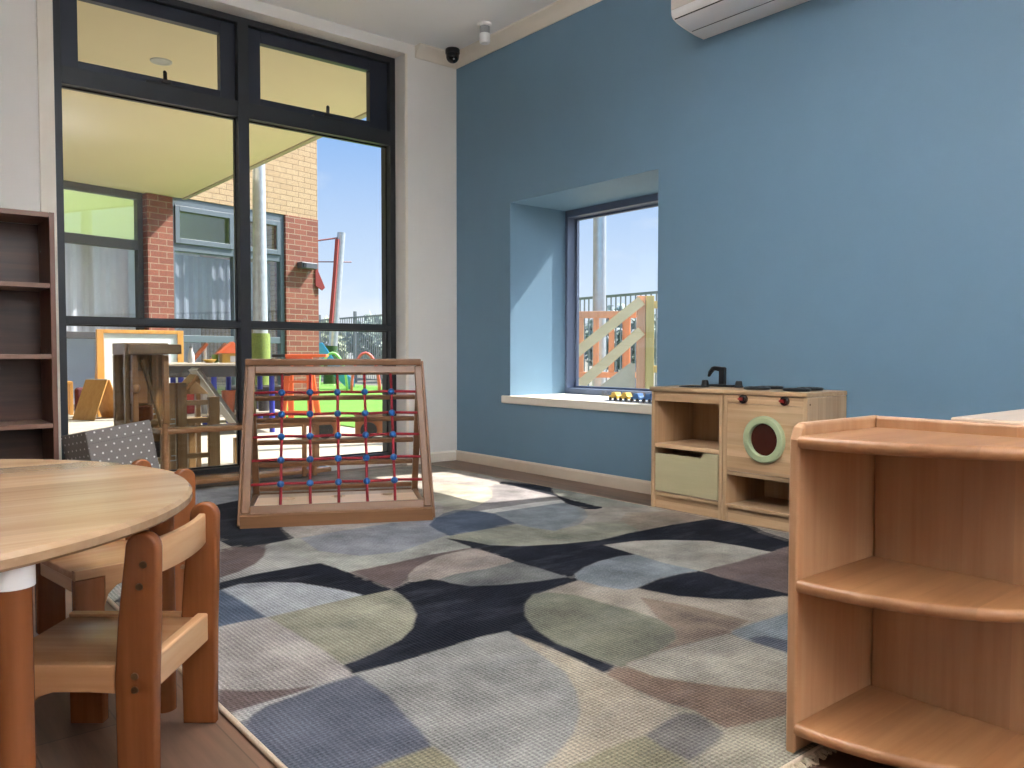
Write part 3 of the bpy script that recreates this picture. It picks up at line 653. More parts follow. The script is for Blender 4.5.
bm = B(); box(bm, -.302, -.06, -2.075, -2.066, .10, .26); box(bm, -.302, -.06, -2.417, -2.408, .10, .26); box(bm, -.302, -.06, -2.408, -2.075, .10, .108); box(bm, -.068, -.06, -2.408, -2.075, .108, .26); obj('drawer_box', bm, M['pale_y'], dr)
bm = B(); lathe(bm, [(.090, .003), (.084, .003), (.080, .0), (.072, -.035), (.05, -.052), (.0, -.056), (.0, -.060), (.052, -.057), (.076, -.038), (.084, -.003), (.090, -.001), (.090, .003)], (0, 0, 0), 36)
for v in bm.verts: v.co.x *= .74; v.co.y *= .80
o = obj('sink_basin', bm, M['black'], sk_, smooth=True); o.location = (-.205, -2.20, .5875)
fc = empty('faucet', (-.095, -2.27, .5865)); fc.parent = sk_
bm = B(); box(bm, -.018, .018, -.072, .058, 0, .010, .004); obj('base_plate', bm, M['black'], fc)
bm = B(); prism(bm, [(-.022, .010), (.006, .010), (.006, .072), (.040, .078), (.058, .062), (.070, .046), (.066, .070), (.048, .092), (.034, .096), (-.016, .092), (-.022, .088)], 'X', -.013, .013, .004); obj('spout', bm, M['black'], fc)
for y in (-2.178, -2.368):
    bm = B(); cyl(bm, (-.095, y, .5865), (-.095, y, .594), .020, n=24); cyl(bm, (-.095, y, .594), (-.095, y, .612), .017, .015, n=24); box(bm, -.098, -.092, y - .015, y + .015, .611, .616, .002)
    obj('tap_knob', bm, M['black'], sk_, smooth=True)

# ------------------------------------------------------------------ toy stove unit
st = thing('toy_stove_unit', 'wooden play oven with round green ringed porthole door and black burners', 'play kitchen', (0, 0, 0))
for y0 in (-2.465, -2.845):
    bm = B(); side(bm, y0, y0 + .018); obj('side_panel', bm, M['pale_zy'], st)
bm = B(); box(bm, -.325, -.010, -2.846, -2.4455, .5665, .586, .004); obj('top_board', bm, M['pale_y'], st)
bm = B(); box(bm, -.318, -.302, -2.8265, -2.4655, .529, .565, .002); obj('control_panel', bm, M['pale_y'], st)
t = NT('rubberwood_door'); 
M['door_wood'] = wood('rubberwood_door', PL, PD, 'X', .05, 'Y', contrast=1.3)
dd = empty('oven_door'); dd.parent = st
me = plate([(-2.8245, .237), (-2.4675, .237), (-2.4675, .526), (-2.8245, .526)], [circ(-2.653, .384, .068, .072, 40)], .016, .002)
me.transform(Matrix(((0, 0, 1, -.310), (1, 0, 0, 0), (0, 1, 0, 0), (0, 0, 0, 1))))
link('door_panel', me, M['pale_y'], dd)
bm = B(); lathe(bm, [(.068, -.004), (.068, .014), (.071, .018), (.092, .018), (.098, .013), (.099, 0), (.099, -.0005), (.068, -.004)], (0, 0, 0), 48)
for v in bm.verts: v.co.y *= .98
bm.transform(Matrix(((0, 0, -1, -.3185), (0, 1, 0, -2.653), (1, 0, 0, .384), (0, 0, 0, 1)))); bmesh.ops.recalc_face_normals(bm, faces=bm.faces)
tag(obj('door_ring', bm, M['sage_ring'], dd, smooth=True), 'pale green ring')
bm = B(); cyl(bm, (-.316, -2.653, .384), (-.313, -2.653, .384), .0675, n=40); o = obj('door_window', bm, plain('smoked_window', rgb(66, 26, 18), .12, var=.1), dd); tag(o, 'dark smoked round window')
bm = B(); box(bm, -.317, -.03, -2.8265, -2.4655, .216, .233, .003); box(bm, -.317, -.03, -2.8265, -2.4655, .073, .089, .003); 
obj('shelf', bm, M['pale_y'], st)
bm = B(); box(bm, -.306, -.288, -2.8265, -2.4655, .013, .072, .002); obj('plinth', bm, M['pale_y'], st)
bm = B(); box(bm, -.028, -.013, -2.8265, -2.4655, .013, .565); obj('back_panel', bm, M['pale_z'], st)
M['knob'] = plain('dark_knob', rgb(38, 24, 22), .25, var=.1); M['red'] = plain('red_paint', rgb(150, 30, 26), .4, var=.05)
for y in (-2.551, -2.747):
    kn = empty('control_knob', (-.318, y, .549)); kn.parent = st
    bm = B(); cyl(bm, (0, 0, 0), (-.012, 0, 0), .019, n=28); cyl(bm, (-.012, 0, 0), (-.016, 0, 0), .019, .015, n=28); obj('knob_disc', bm, M['knob'], kn, smooth=True)
    bm = B(); prism(bm, [(-.004, -.007), (.010, -.006), (.021, 0), (.010, .006), (-.004, .007)], 'X', -.0225, -.0162, .001); tag(obj('pointer', bm, M['red'], kn), 'red pointer')
for x, y in ((-.215, -2.545), (-.10, -2.535), (-.215, -2.735), (-.10, -2.725)):
    bm = B(); lathe(bm, [(0, 0), (.052, 0), (.056, .003), (.056, .009), (.050, .012), (.040, .012), (.038, .009), (.026, .009), (.024, .012), (.012, .012), (.010, .009), (0, .009)], (x, y, .5862), 36)
    obj('burner', bm, M['black'], st, smooth=True)
bm = B(); cyl(bm, (-.30, -2.8452, .538), (-.30, -2.8468, .538), .004, n=12); obj('screw_hole', bm, M['screw'], st)

# ------------------------------------------------------------------ corner shelf
cs = thing('corner_shelf', 'beech quarter-round corner shelf with two curved shelves below its top', 'shelf', (-1.66, -3.78, RZ))
HT = .603
bm = B(); prism(bm, [(-.275, 0), (.026, 0), (.026, HT), (-.250, HT), (-.266, HT - .008), (-.275, HT - .03)], 'Y', .0005, .021, .006, 3); o = obj('side_panel', bm, M['beech_z'], cs)
bm = B(); prism(bm, [(-.0005, 0), (-.0005, HT), (-.365, HT), (-.385, HT - .008), (-.395, HT - .03), (-.395, 0)], 'X', .0005, .026, .006, 3); obj('back_panel', bm, M['beech_zy'], cs)
def quarter(z0, z1, nm, RX_=.281, RY_=.385):
    pts = [(-.0002, -.0002)] + [(-RX_ * math.cos(a) , -RY_ * math.sin(a)) for a in [PI / 2 * i / 24 for i in range(25)]]
    bm = B(); prism(bm, pts, 'Z', z0, z1); 
    es = [e for e in bm.edges if abs(e.verts[0].co.z - e.verts[1].co.z) < 1e-6 and all(v.co.x < -.001 and v.co.y < -.001 or v.co.x < -RX_ + .002 or v.co.y < -RY_ + .002 for v in e.verts)]
    bmesh.ops.bevel(bm, geom=es, offset=.0105, segments=4, affect='EDGES', profile=.5)
    return obj(nm, bm, M['beech_x'], cs, smooth=True)
quarter(.034, .056, 'bottom_shelf'); quarter(.297, .320, 'middle_shelf'); quarter(.558, .581, 'top_shelf')
# the cabinet that stands behind it
cb = thing('storage_cabinet', 'low cabinet with pale timber top standing behind the corner shelf', 'cabinet', (-1.632, -3.912, RZ))
M['pale_top'] = wood('limed_top', rgb(238, 214, 190), rgb(218, 192, 166), 'X', .09, 'Y', .3)
bm = B(); box(bm, 0, .44, -.95, 0, .588, .608, .004); tag(obj('top_board', bm, M['pale_top'], cb), 'pale timber top')
for y0 in (-.945, -.023):
    bm = B(); box(bm, .008, .43, y0, y0 + .018, 0, .5875, .003); obj('side_panel', bm, M['beech_z'], cb)
bm = B(); box(bm, .008, .024, -.926, -.024, 0, .5875); obj('back_panel', bm, M['beech_zy'], cb)
for z in (.06, .33):
    bm = B(); box(bm, .026, .425, -.926, -.024, z, z + .018, .003); obj('shelf', bm, M['beech_y'], cb)

# ------------------------------------------------------------------ table
R_T = .645
tb = thing('round_table', 'low round beech table with pale collars at its leg tops', 'table', (-3.348, -2.753, 0))
bm = B(); lathe(bm, [(0, .455), (R_T - .006, .455), (R_T, .460), (R_T, .472), (R_T - .006, .479), (R_T - .012, .480), (0, .480)], (0, 0, 0), 96); obj('table_top', bm, M['table_top'], tb, smooth=True)
for a, r, rad in ((-64.2, .606, .024), (-7.4, .594, .024), (100, .60, .024), (175, .60, .024)):
    x, y = r * math.cos(math.radians(a)), r * math.sin(math.radians(a))
    bm = B(); cyl(bm, (x, y, 0), (x, y, .4545), rad, n=28); lg = obj('leg', bm, M['chair_z'], tb, smooth=True)
    bm = B(); lathe(bm, [(rad + .0005, .424), (rad + .004, .424), (rad + .004, .4546), (rad + .0005, .4546)], (x, y, 0), 28); tag(obj('collar', bm, M['white_pl'], lg, smooth=True), 'white collar')

# ------------------------------------------------------------------ chairs
def make_chair(label, loc, rz):
    c = thing('toddler_chair', label, 'chair', loc, rz, 'small wooden chairs around the table')
    hw = .133
    for s in (-1, 1):
        x0 = s * hw - .013; x1 = x0 + .026
        arc = [(-.131 + .027 * math.cos(a), .418 + .027 * math.sin(a)) for a in [PI * i / 10 for i in range(11)]]
        bm = B(); prism(bm, [(-.085, 0), (-.083, .20), (-.090, .30)] + arc + [(-.156, .30), (-.152, .20), (-.149, 0)], 'X', x0, x1, .006, 3)
        lg = obj('leg', bm, M['chair_z'], c, smooth=True)
        for y, z in ((-.135, .392), (-.128, .355), (-.118, .205), (-.118, .182)):
            bm = B(); cyl(bm, (s * (hw + .0128), y, z), (s * (hw + .0142), y, z), .0062, n=14); cyl(bm, (s * (hw + .014), y, z), (s * (hw + .0144), y, z), .0032, n=8); obj('screw', bm, M['screw'], lg)
        bm = B(); box(bm, x0, x1, .074, .140, 0, .1968, .003, 2); obj('leg', bm, M['chair_z'], c, smooth=True)
        ap = [(.138, .222), (-.0825, .222), (-.0825, .174), (-.05, .176), (.02, .176), (.045, .170), (.062, .156), (.0655, .13), (.0655, .1975), (.138, .1975)]
        ap = [(.140, .222), (-.0825, .222), (-.0825, .174), (-.04, .176), (.02, .176), (.045, .168), (.064, .150), (.0735, .120), (.0735, .1972), (.140, .1972)]
        bm = B(); prism(bm, ap, 'X', x0 + .002, x1 - .002, .003); obj('apron', bm, M['chair_y'], c)
    bm = B(); box(bm, -.119, .119, -.140, -.118, .170, .226, .004); obj('rear_rail', bm, M['chair_x'], c)
    bm = B(); box(bm, -.1195, .1195, .112, .134, .160, .1975, .004); obj('front_rail', bm, M['chair_x'], c)
    bm = B(); box(bm, -.1215, .1215, -.1175, .140, .198, .217, .004, 3); obj('seat', bm, M['chair_y'], c, smooth=True)
    bm = B()
    n = 14; pf = [-.122 + .244 * i / n for i in range(n + 1)]
    def yy(x): return -.129 - .014 * (1 - (x / .122) ** 2)
    out = [(x, yy(x) + .007) for x in pf] + [(x, yy(x) - .007) for x in reversed(pf)]
    prism(bm, out, 'Z', .364, .424, .003); obj('back_rail', bm, M['chair_x'], c, smooth=True)
    return c
make_chair('small beech chair on the vinyl floor, nearest the camera at the table', (-2.894, -2.965, .0), math.radians(50.6))
make_chair('second small beech chair, tucked under the round table behind the nearest one', (-2.735, -2.3045, .0127), math.radians(98)).scale = (1, 1, .965)

# ------------------------------------------------------------------ bookshelf
bs = thing('bookshelf', 'dark walnut open bookshelf against the window wall', 'bookshelf', (-3.45, -.31, .0125))
BW, BD, BH = .942, .29, 1.380
for x0 in (0, BW - .022):
    bm = B(); box(bm, x0, x0 + .022, .0, BD, 0, BH, .002); obj('side_panel', bm, M['walnut_z'], bs)
bm = B(); box(bm, .0222, BW - .0222, .002, BD - .012, BH - .024, BH - .001, .002); obj('top_panel', bm, M['walnut_edge'], bs)
bm = B(); box(bm, .0222, BW - .0222, BD - .011, BD - .001, .0, BH - .025); obj('back_panel', bm, M['walnut'], bs)
for z in (1.052, .723, .400, .080):
    bm = B(); box(bm, .0222, BW - .0222, .002, BD - .0115, z - .022, z, .002); obj('shelf', bm, M['walnut_edge'], bs)
bm = B(); cyl(bm, (BW - .0225, .22, 1.22), (BW - .0255, .22, 1.22), .004, n=10); obj('shelf_pin', bm, M['steel'], bs)

# ------------------------------------------------------------------ low shelf under the tall window
ls = thing('low_shelf', 'low two-tier wooden shelf with round posts under the tall window', 'shelf', (-2.0, -.19, .0125))
for z0, z1 in ((.303, .330), (.024, .050)):
    bm = B(); box(bm, -.02, .95, .0, .175, z0, z1, .007, 3); obj('shelf_board', bm, M['low_shelf'], ls, smooth=True)
for x in (.0, .775, .838):
    z1 = .352 if x == 0 else .302
    bm = B(); lathe(bm, [(0, 0), (.014, 0), (.014, z1 - .008), (.009, z1 - .001), (0, z1)], (x, -.0145 if x == 0 else -.002, 0.0125), 20); o = obj('post', bm, M['low_shelf'], ls, smooth=True)
for x in (.02, .90):
    bm = B(); box(bm, x, x + .03, .12, .16, 0.0005, .0239); box(bm, x, x + .03, .12, .16, .0501, .3029, .004); obj('rear_post', bm, M['low_shelf'], ls)

# ------------------------------------------------------------------ dotted fabric box
def dots_mat():
    t = NT('dotted_felt')
    c = t.node('ShaderNodeTexCoord'); sep = t.node('ShaderNodeSeparateXYZ'); t.ln(c.outputs['Object'], sep.inputs[0])
    u = t.math('DIVIDE', t.math('ADD', sep.outputs[0], sep.outputs[1]), .040); v = t.math('DIVIDE', sep.outputs[2], .034)
    row = t.math('MODULO', t.math('FLOOR', v), 2.0)
    fu = t.math('SUBTRACT', t.math('FRACT', t.math('ADD', u, t.math('MULTIPLY', row, .5))), .5)
    fv = t.math('MULTIPLY', t.math('SUBTRACT', t.math('FRACT', v), .5), .85)
    d = t.math('SQRT', t.math('ADD', t.math('MULTIPLY', fu, fu), t.math('MULTIPLY', fv, fv)))
    m = t.math('LESS_THAN', d, .115)
    n = t.noise(t.coord(), 300, 2)
    g = t.ramp(n, [(.3, rgb(128, 120, 116)), (.7, rgb(150, 142, 138))])
    t.set(t.mix(m, g, rgb(236, 232, 226)), .9, 0, .2); t.bump(n, .3, .001)
    return t.m
M['dots'] = dots_mat()
from mathutils import Euler
BXR = Euler((math.radians(-9), math.radians(-6), math.radians(15)))
fx = thing('fabric_box', 'grey fabric box with white polka dots leaning beside the bookshelf', 'box', tuple(Vector((-2.43, -.48, .383)) - BXR.to_matrix() @ Vector((0, 0, .268))), rot=tuple(BXR))
bm = B(); box(bm, 0, .318, 0, .25, -.045, .268, .006)
obj('box_body', bm, M['dots'], fx)
bm = B()
for k in range(24): box(bm, .006 + k * .0128, .006 + k * .0128 + .008, -.0014, .0, .205, .2068)
tag(obj('stitching', bm, plain('dark_thread', rgb(96, 90, 90), .8), fx), 'dark stitched seam')

# ------------------------------------------------------------------ air conditioner
ac = thing('air_conditioner', 'white wall-mounted split air conditioner high on the blue wall', 'air conditioner', (0, -2.077, 0))
pf = [(-.002, 2.272), (-.06, 2.2735), (-.105, 2.279), (-.160, 2.287), (-.205, 2.297), (-.234, 2.310), (-.244, 2.325), (-.247, 2.350), (-.247, 2.540), (-.235, 2.562), (-.21, 2.570), (-.002, 2.570)]
bm = B(); prism(bm, pf, 'Y', -.86, 0, .002); obj('casing', bm, M['white_pl'], ac, smooth=True)
M['ac_panel'] = plain('ac_front_panel', rgb(214, 206, 196), .35, var=.02)
bm = B(); box(bm, -.2505, -.2472, -.855, -.004, 2.345, 2.556, .001); obj('front_panel', bm, M['ac_panel'], ac)
lv = [(-.228, 2.3055), (-.205, 2.2963), (-.160, 2.2860), (-.118, 2.2800), (-.118, 2.2770), (-.161, 2.2830), (-.206, 2.2933), (-.230, 2.3025)]
M['ac_louvre'] = plain('ac_louvre', rgb(238, 238, 240), .18, var=.01)
bm = B(); prism(bm, lv, 'Y', -.82, -.016); obj('louvre', bm, M['ac_louvre'], ac, smooth=True)
bm = B(); box(bm, -.1165, -.112, -.82, -.020, 2.2765, 2.2795); box(bm, -.2335, -.230, -.82, -.012, 2.3045, 2.3085); obj('louvre_gap', bm, M['black'], ac)
bm = B(); tube(bm, [(-.2512, -.075 + .002 * 0, 2.370), (-.2512, -.078, 2.378), (-.2512, -.083, 2.372), (-.2512, -.088, 2.380), (-.2512, -.094, 2.373), (-.2512, -.100, 2.377), (-.2512, -.106, 2.374)], .0011, 5); obj('brand_mark', bm, M['grey_pl'], ac)

# ------------------------------------------------------------------ ceiling devices
dc = thing('dome_camera', 'black dome security camera where ceiling meets the corner', 'camera', (-.108, -.108, CEIL))
dc.scale = (1.14, 1.14, 1.1)
bm = B(); lathe(bm, [(0, 0), (.040, 0), (.042, -.004), (.042, -.026), (.040, -.030), (0, -.030)], (0, 0, 0), 32); obj('mount', bm, M['black'], dc, smooth=True)
bm = B(); lathe(bm, [(.0385, -.0302), (.038, -.045)] + [(.038 * math.cos(a), -.045 - .038 * math.sin(a)) for a in [PI / 2 * i / 8 for i in range(1, 9)]], (0, 0, 0), 32); obj('dome', bm, plain('smoked_dome', rgb(16, 16, 20), .08), dc, smooth=True)
bm = B(); ball(bm, (-.010, -.026, -.066), .006, 10); obj('lens', bm, M['steel'], dc)
sn = thing('ceiling_sensor', 'white cylindrical sensor hanging from the ceiling beside the blue wall', 'sensor', (-.195, -.575, CEIL))
sn.scale = (1.25, 1.25, 1.4)
bm = B(); lathe(bm, [(0, 0), (.036, 0), (.036, -.008), (.030, -.013), (0, -.013)], (0, 0, 0), 28); obj('base', bm, M['white_pl'], sn, smooth=True)
bm = B(); lathe(bm, [(.024, -.0132), (.024, -.045), (.0, -.045)], (0, 0, 0), 24); obj('neck', bm, M['grey_pl'], sn, smooth=True)
bm = B(); lathe(bm, [(0, -.0452), (.027, -.0452), (.027, -.078), (.022, -.086), (0, -.086)], (0, 0, 0), 24); obj('head', bm, M['white_pl'], sn, smooth=True)

# ------------------------------------------------------------------ toys on the windowsill
M['clear'] = glass('clear_plastic', (.93, .95, .97, 1), 1.6)
M['toy_yellow'] = plain('toy_yellow', rgb(232, 186, 74), .4); M['toy_blue'] = plain('toy_blue', rgb(78, 122, 176), .4)
tr = thing('clear_toy_tray', 'clear plastic tray on the windowsill holding toy cars', 'tray', (.10, -1.36, .4725))
tr.scale = (1.1, 1.15, 1.2)
bm = B(); box(bm, -.055, .055, -.33, 0, 0, .003); box(bm, -.055, -.052, -.33, 0, .003, .048); box(bm, .052, .055, -.33, 0, .003, .048); box(bm, -.052, .052, -.003, 0, .003, .048); box(bm, -.052, .052, -.33, -.327, .003, .048)
obj('tray_body', bm, M['clear'], tr)
for i, (y, mt, cn, ds) in enumerate(((-.045, 'toy_yellow', 'yellow', 'first yellow toy car from the far end of the sill tray'), (-.115, 'toy_yellow', 'yellow', 'second yellow toy car, between a yellow and a blue car'), (-.19, 'toy_blue', 'blue', 'blue toy car next to the yellow cars in the sill tray'), (-.265, 'toy_blue', 'blue', 'blue toy car at the play kitchen end of the sill tray'))):
    tc = thing('toy_car', ds, 'toy', (.10, -1.36 + y * 1.15, .4765), 0, 'toy cars in the clear tray')
    tc.scale = (1.25, 1.2, 1.3)
    bm = B(); prism(bm, [(-.028, .008), (.028, .008), (.028, .020), (.014, .023), (.007, .036), (-.014, .036), (-.021, .022), (-.028, .020)], 'X', -.018, .018, .002); obj('body', bm, M[mt], tc)
    for x in (-.019, .019):
        for yy_ in (-.016, .016):
            bm = B(); cyl(bm, (x - .003, yy_, .0075), (x + .003, yy_, .0075), .0075, n=14); obj('wheel', bm, M['black'], tc)
# ------------------------------------------------------------------ outdoors: ground
GZ = -.03
M['paving'] = plain('pale_paving', rgb(214, 204, 184), .9, var=.08, scale=6, bump=.1)
M['earth'] = plain('open_ground', rgb(150, 146, 132), .95, var=.12, scale=2)
bm = B(); box(bm, -60, 80, .31, 90, -.3, GZ - .02); box(bm, .59, 80, -60, .309, -.3, GZ - .02); struct('ground', bm, M['earth'])
bm = B(); box(bm, -9, 3.2, .31, 9, GZ - .019, GZ); struct('path', bm, M['paving'])
def lawn_mat():
    t = NT('artificial_turf'); n = t.noise(t.coord(), 90, 3); n2 = t.noise(t.coord(), 1.2, 2)
    f = t.math('ADD', t.math('MULTIPLY', n, .6), t.math('MULTIPLY', n2, .4))
    t.set(t.ramp(f, [(.35, rgb(96, 158, 40)), (.65, rgb(134, 196, 62))]), .9); t.bump(n, .6, .01); return t.m
M['turf'] = lawn_mat()
bm = B(); box(bm, .75, 6.3, 2.9, 16, GZ + .0005, GZ + .012); struct('lawn', bm, M['turf'])

# ------------------------------------------------------------------ verandah soffit
M['soffit'] = plain('soffit_paint', rgb(228, 212, 178), .7, var=.015, scale=2)
bm = B(); box(bm, -9.0, .40, .31, 7.24, 2.93, 3.10); struct('roof_soffit', bm, M['soffit'])
bm = B(); box(bm, .401, .46, .31, 7.26, 2.915, 3.13, .004); struct('roof_fascia', bm, plain('fascia_paint', rgb(232, 216, 180), .5, var=.02))
dl = thing('downlight', 'round white downlight in the verandah soffit outside', 'light', (-1.41, 1.83, 2.93))
bm = B(); lathe(bm, [(0, -.004), (.055, -.004), (.060, -.008), (.075, -.008), (.078, -.003), (.078, -.0003), (0, -.0003)], (0, 0, 0), 32); obj('fitting', bm, M['white_pl'], dl, smooth=True)

# ------------------------------------------------------------------ the wing across the courtyard
WA = math.atan2(.233, .972)
wing = tag(empty('brick_building', (.44, 7.3, 0), WA), 'neighbouring brick wing with grey framed windows across the courtyard', 'building')
M['brick_tan'] = brick('cream_brick', rgb(232, 200, 158), rgb(222, 188, 146), rgb(176, 146, 112))
M['brick_red'] = brick('red_brick', rgb(178, 104, 82), rgb(158, 88, 70), rgb(196, 172, 148))
M['win_grey'] = plain('grey_window_frame', rgb(128, 142, 154), .4, .1, var=.03)
M['win_dark'] = plain('dark_window_frame', rgb(96, 94, 96), .45, .1, var=.03)
M['room_in'] = plain('wing_interior', rgb(226, 228, 236), .9, var=.1, scale=1)
M['wing_glass'] = glass('reflective_glass', (.96, .97, .98, 1), 1.0, .10)
bm = B(); box(bm, -.10, 2.40, .02, .30, 2.955, 4.75); box(bm, 2.10, 2.40, .301, 6.0, 0, 4.75); obj('upper_wall', bm, M['brick_tan'], wing)
bm = B(); box(bm, 1.745, 2.395, .0, .30, GZ, 2.954); obj('brick_pier', bm, M['brick_red'], wing)
bm = B(); box(bm, -.575, -.205, -.06, .25, GZ, 2.925); obj('brick_pier', bm, M['brick_red'], wing)
M['bulkhead'] = plain('lime_bulkhead', rgb(152, 172, 98), .8, var=.06, scale=1)
bm = B(); box(bm, -9, 2.09, 2.0, 2.1, 2.45, 5); obj('interior_bulkhead', bm, M['bulkhead'], wing)
bm = B(); box(bm, -9, 2.09, 3.0, 3.1, 0, 5); box(bm, -9, 2.09, .31, 2.99, -.02, .0); obj('interior_wall', bm, M['room_in'], wing)
M['blind'] = plain('lavender_curtain', rgb(232, 232, 240), .8, var=.03); M['blind2'] = plain('lavender_grey_curtain', rgb(150, 156, 172), .8, var=.05)  # added to brighten the panes; darker tone for the sunlit one
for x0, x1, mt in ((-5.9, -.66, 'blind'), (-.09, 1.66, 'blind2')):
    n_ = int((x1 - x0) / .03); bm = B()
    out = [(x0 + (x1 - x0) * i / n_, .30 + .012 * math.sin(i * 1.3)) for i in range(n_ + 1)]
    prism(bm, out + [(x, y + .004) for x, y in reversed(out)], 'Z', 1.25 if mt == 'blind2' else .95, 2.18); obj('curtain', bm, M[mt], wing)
def wframe(x0, x1, mat, zs, head, mull=()):
    fr = []
    bm = B()
    box(bm, x0, x0 + .075, .04, .14, 0, head, .004); box(bm, x1 - .075, x1, .04, .14, 0, head, .004)
    box(bm, x0 + .075, x1 - .075, .04, .14, head - .11, head, .004); box(bm, x0 + .075, x1 - .075, .04, .14, 0, .08, .004)
    for m in mull: box(bm, m - .06, m + .06, .04, .14, .08, head - .11, .004)
    for z0, z1 in zs: 
        xs = [x0 + .075] + [v for m in mull for v in (m - .06, m + .06)] + [x1 - .075]
        for a, b in zip(xs[::2], xs[1::2]): box(bm, a, b, .045, .135, z0, z1, .004)
    f = obj('window', bm, mat, wing)
    bm = B(); box(bm, x0 + .075, x1 - .075, .088, .094, .08, head - .11); obj('pane', bm, M['wing_glass'], f)
    return f
wframe(-6.0, -.585, M['win_dark'], ((2.15, 2.28), (.93, 1.02)), 2.945, (-2.3, -4.2))
f = wframe(-.20, 1.742, M['win_grey'], ((2.20, 2.30), (.90, 1.0)), 2.952, (.88,))
bm = B()
for x0, x1 in ((-.125, .82), (.94, 1.667)):
    box(bm, x0 + .003, x0 + .07, .02, .055, 2.305, 2.837, .004); box(bm, x1 - .07, x1 - .003, .02, .055, 2.305, 2.837, .004)
    box(bm, x0 + .07, x1 - .07, .02, .055, 2.305, 2.38, .004); box(bm, x0 + .07, x1 - .07, .02, .055, 2.762, 2.837, .004)
obj('awning_sash', bm, M['win_grey'], f)
wl = thing('wall_light', 'small black oblong light on the red brick pier outside', 'light', (.44, 7.3, 0), WA)
bm = B(); box(bm, 1.96, 2.28, -.13, -.0005, 2.12, 2.22, .01); obj('housing', bm, plain('grey_lamp_housing', rgb(90, 92, 98), .4, .3), wl)
bm = B(); box(bm, 1.98, 2.04, -.145, -.1305, 2.13, 2.21, .004); obj('bracket', bm, M['black'], wl)
fl = thing('red_flag', 'small red cloth corner poking past the red brick pier', 'flag', (2.80, 7.83, 0))
bm = B(); cyl(bm, (-.105, 0.03, GZ), (-.105, 0.03, 2.16), .018, n=12); obj('flag_pole', bm, M['steel'], fl)
bm = B(); prism(bm, [(-.10, 2.14), (-.07, 2.15), (.07, 1.84), (.02, 1.79), (-.10, 1.86)], 'Y', -.01, .012, .003); obj('cloth', bm, plain('red_cloth', rgb(208, 84, 84), .8), fl)

# ------------------------------------------------------------------ poles and fence
gp = thing('shade_pole', 'thick galvanised pole wrapped in green turf at its base', 'pole', (.675, 5.15, GZ))
bm = B(); lathe(bm, [(.0, 0), (.098, 0), (.088, 1.4), (.070, 3.9), (0, 3.9)], (0, 0, 0), 24); obj('shaft', bm, M['steel'], gp, smooth=True)
bm = B(); lathe(bm, [(.100, .0), (.116, .0), (.116, .98), (.108, 1.02), (.095, 1.02)], (0, 0, 0), 24); obj('turf_sleeve', bm, plain('turf_sleeve', rgb(158, 178, 92), .95, var=.25, scale=60), gp, smooth=True)
gp2 = thing('leaning_pole', 'grey leaning pole with red padding and straps beyond the brick wing', 'pole', (6.06, 13.99, GZ))
gp2.scale = (1.31, 1.31, 1.233)
bm = B(); cyl(bm, (-.02, 0, 0), (.24, 0, 3.10), .088, .08, 20); obj('shaft', bm, M['steel'], gp2, smooth=True)
bm = B(); tube(bm, [(-.03, -.06, 1.2), (.06, -.06, 2.2), (.12, -.06, 2.95)], .042, 8); obj('padding', bm, plain('red_padding', rgb(206, 92, 88), .8), gp2)
bm = B(); tube(bm, [(.20, 0, 3.0), (-1.0, .0, 2.72)], .018, 6); tube(bm, [(.45, 0, 2.52), (-1.0, 0, 2.42)], .012, 6); obj('strap', bm, M['red'], gp2)
bm = B(); cyl(bm, (-.02, 0, .0), (.0, 0, .78), .13, .13, 20); obj('turf_sleeve', bm, plain('dark_turf_sleeve', rgb(84, 120, 70), .95, var=.2, scale=60), gp2, smooth=True)
gp3 = thing('steel_post', 'tall round galvanised post seen through the blue wall window', 'pole', (2.40, .98, GZ))
bm = B(); cyl(bm, (0, 0, 0), (0, 0, 3.6), .066, .062, 24); obj('shaft', bm, M['steel'], gp3, smooth=True)
bm = B(); cyl(bm, (0, 0, 0), (0, 0, .02), .15, n=24); obj('base_plate', bm, M['steel'], gp3)

M['fence'] = plain('dark_fence_steel', rgb(128, 134, 140), .5, .1)
fA, fB = Vector((6.25, -2.0, GZ - .02)), Vector((7.45, 20.0, GZ - .02))
d = (fB - fA).normalized(); L = (fB - fA).length
fn = thing('pool_fence', 'dark vertical bar steel fence along the far side of the yard', 'fence', fA, math.atan2(d.y, d.x))
npost = int(L // 2.4)
for i in range(npost + 1):
    bm = B(); box(bm, i * 2.4 - .035, i * 2.4 + .035, -.035, .035, 0, 1.92, .004); obj('post', bm, M['fence'], fn)
    if i < npost:
        bm = B(); a, b = i * 2.4 + .0355, (i + 1) * 2.4 - .0355
        for z in (.10, 1.74): box(bm, a, b, -.018, .018, z, z + .04)
        k = a + .07
        while k < b - .03: box(bm, k - .009, k + .009, -.009, .009, .14, 1.74); k += .115
        obj('panel', bm, M['fence'], fn)

# ------------------------------------------------------------------ trees beyond the fence
def crown(name, r, h, n, mat, parent, seed):
    rnd = random.Random(seed); bm = B()
    for _ in range(n):
        th, ph, q = rnd.uniform(0, 2 * PI), math.acos(rnd.uniform(-1, 1)), rnd.uniform(.5, 1) ** .5
        k = 1 + .25 * mnoise.noise(Vector((math.cos(th) * 2 + seed, math.sin(th) * 2, ph * 2)))
        c = Vector((r * k * q * math.sin(ph) * math.cos(th), r * k * q * math.sin(ph) * math.sin(th), h + r * .8 * k * q * math.cos(ph)))
        u = Vector((rnd.gauss(0, 1), rnd.gauss(0, 1), rnd.gauss(0, 1))).normalized(); w = u.orthogonal().normalized()
        s = rnd.uniform(.09, .17)
        vs = [bm.verts.new(c + u * s), bm.verts.new(c + w * s * .5), bm.verts.new(c - u * s), bm.verts.new(c - w * s * .5)]
        bm.faces.new(vs)
    return obj(name, bm, mat, parent)
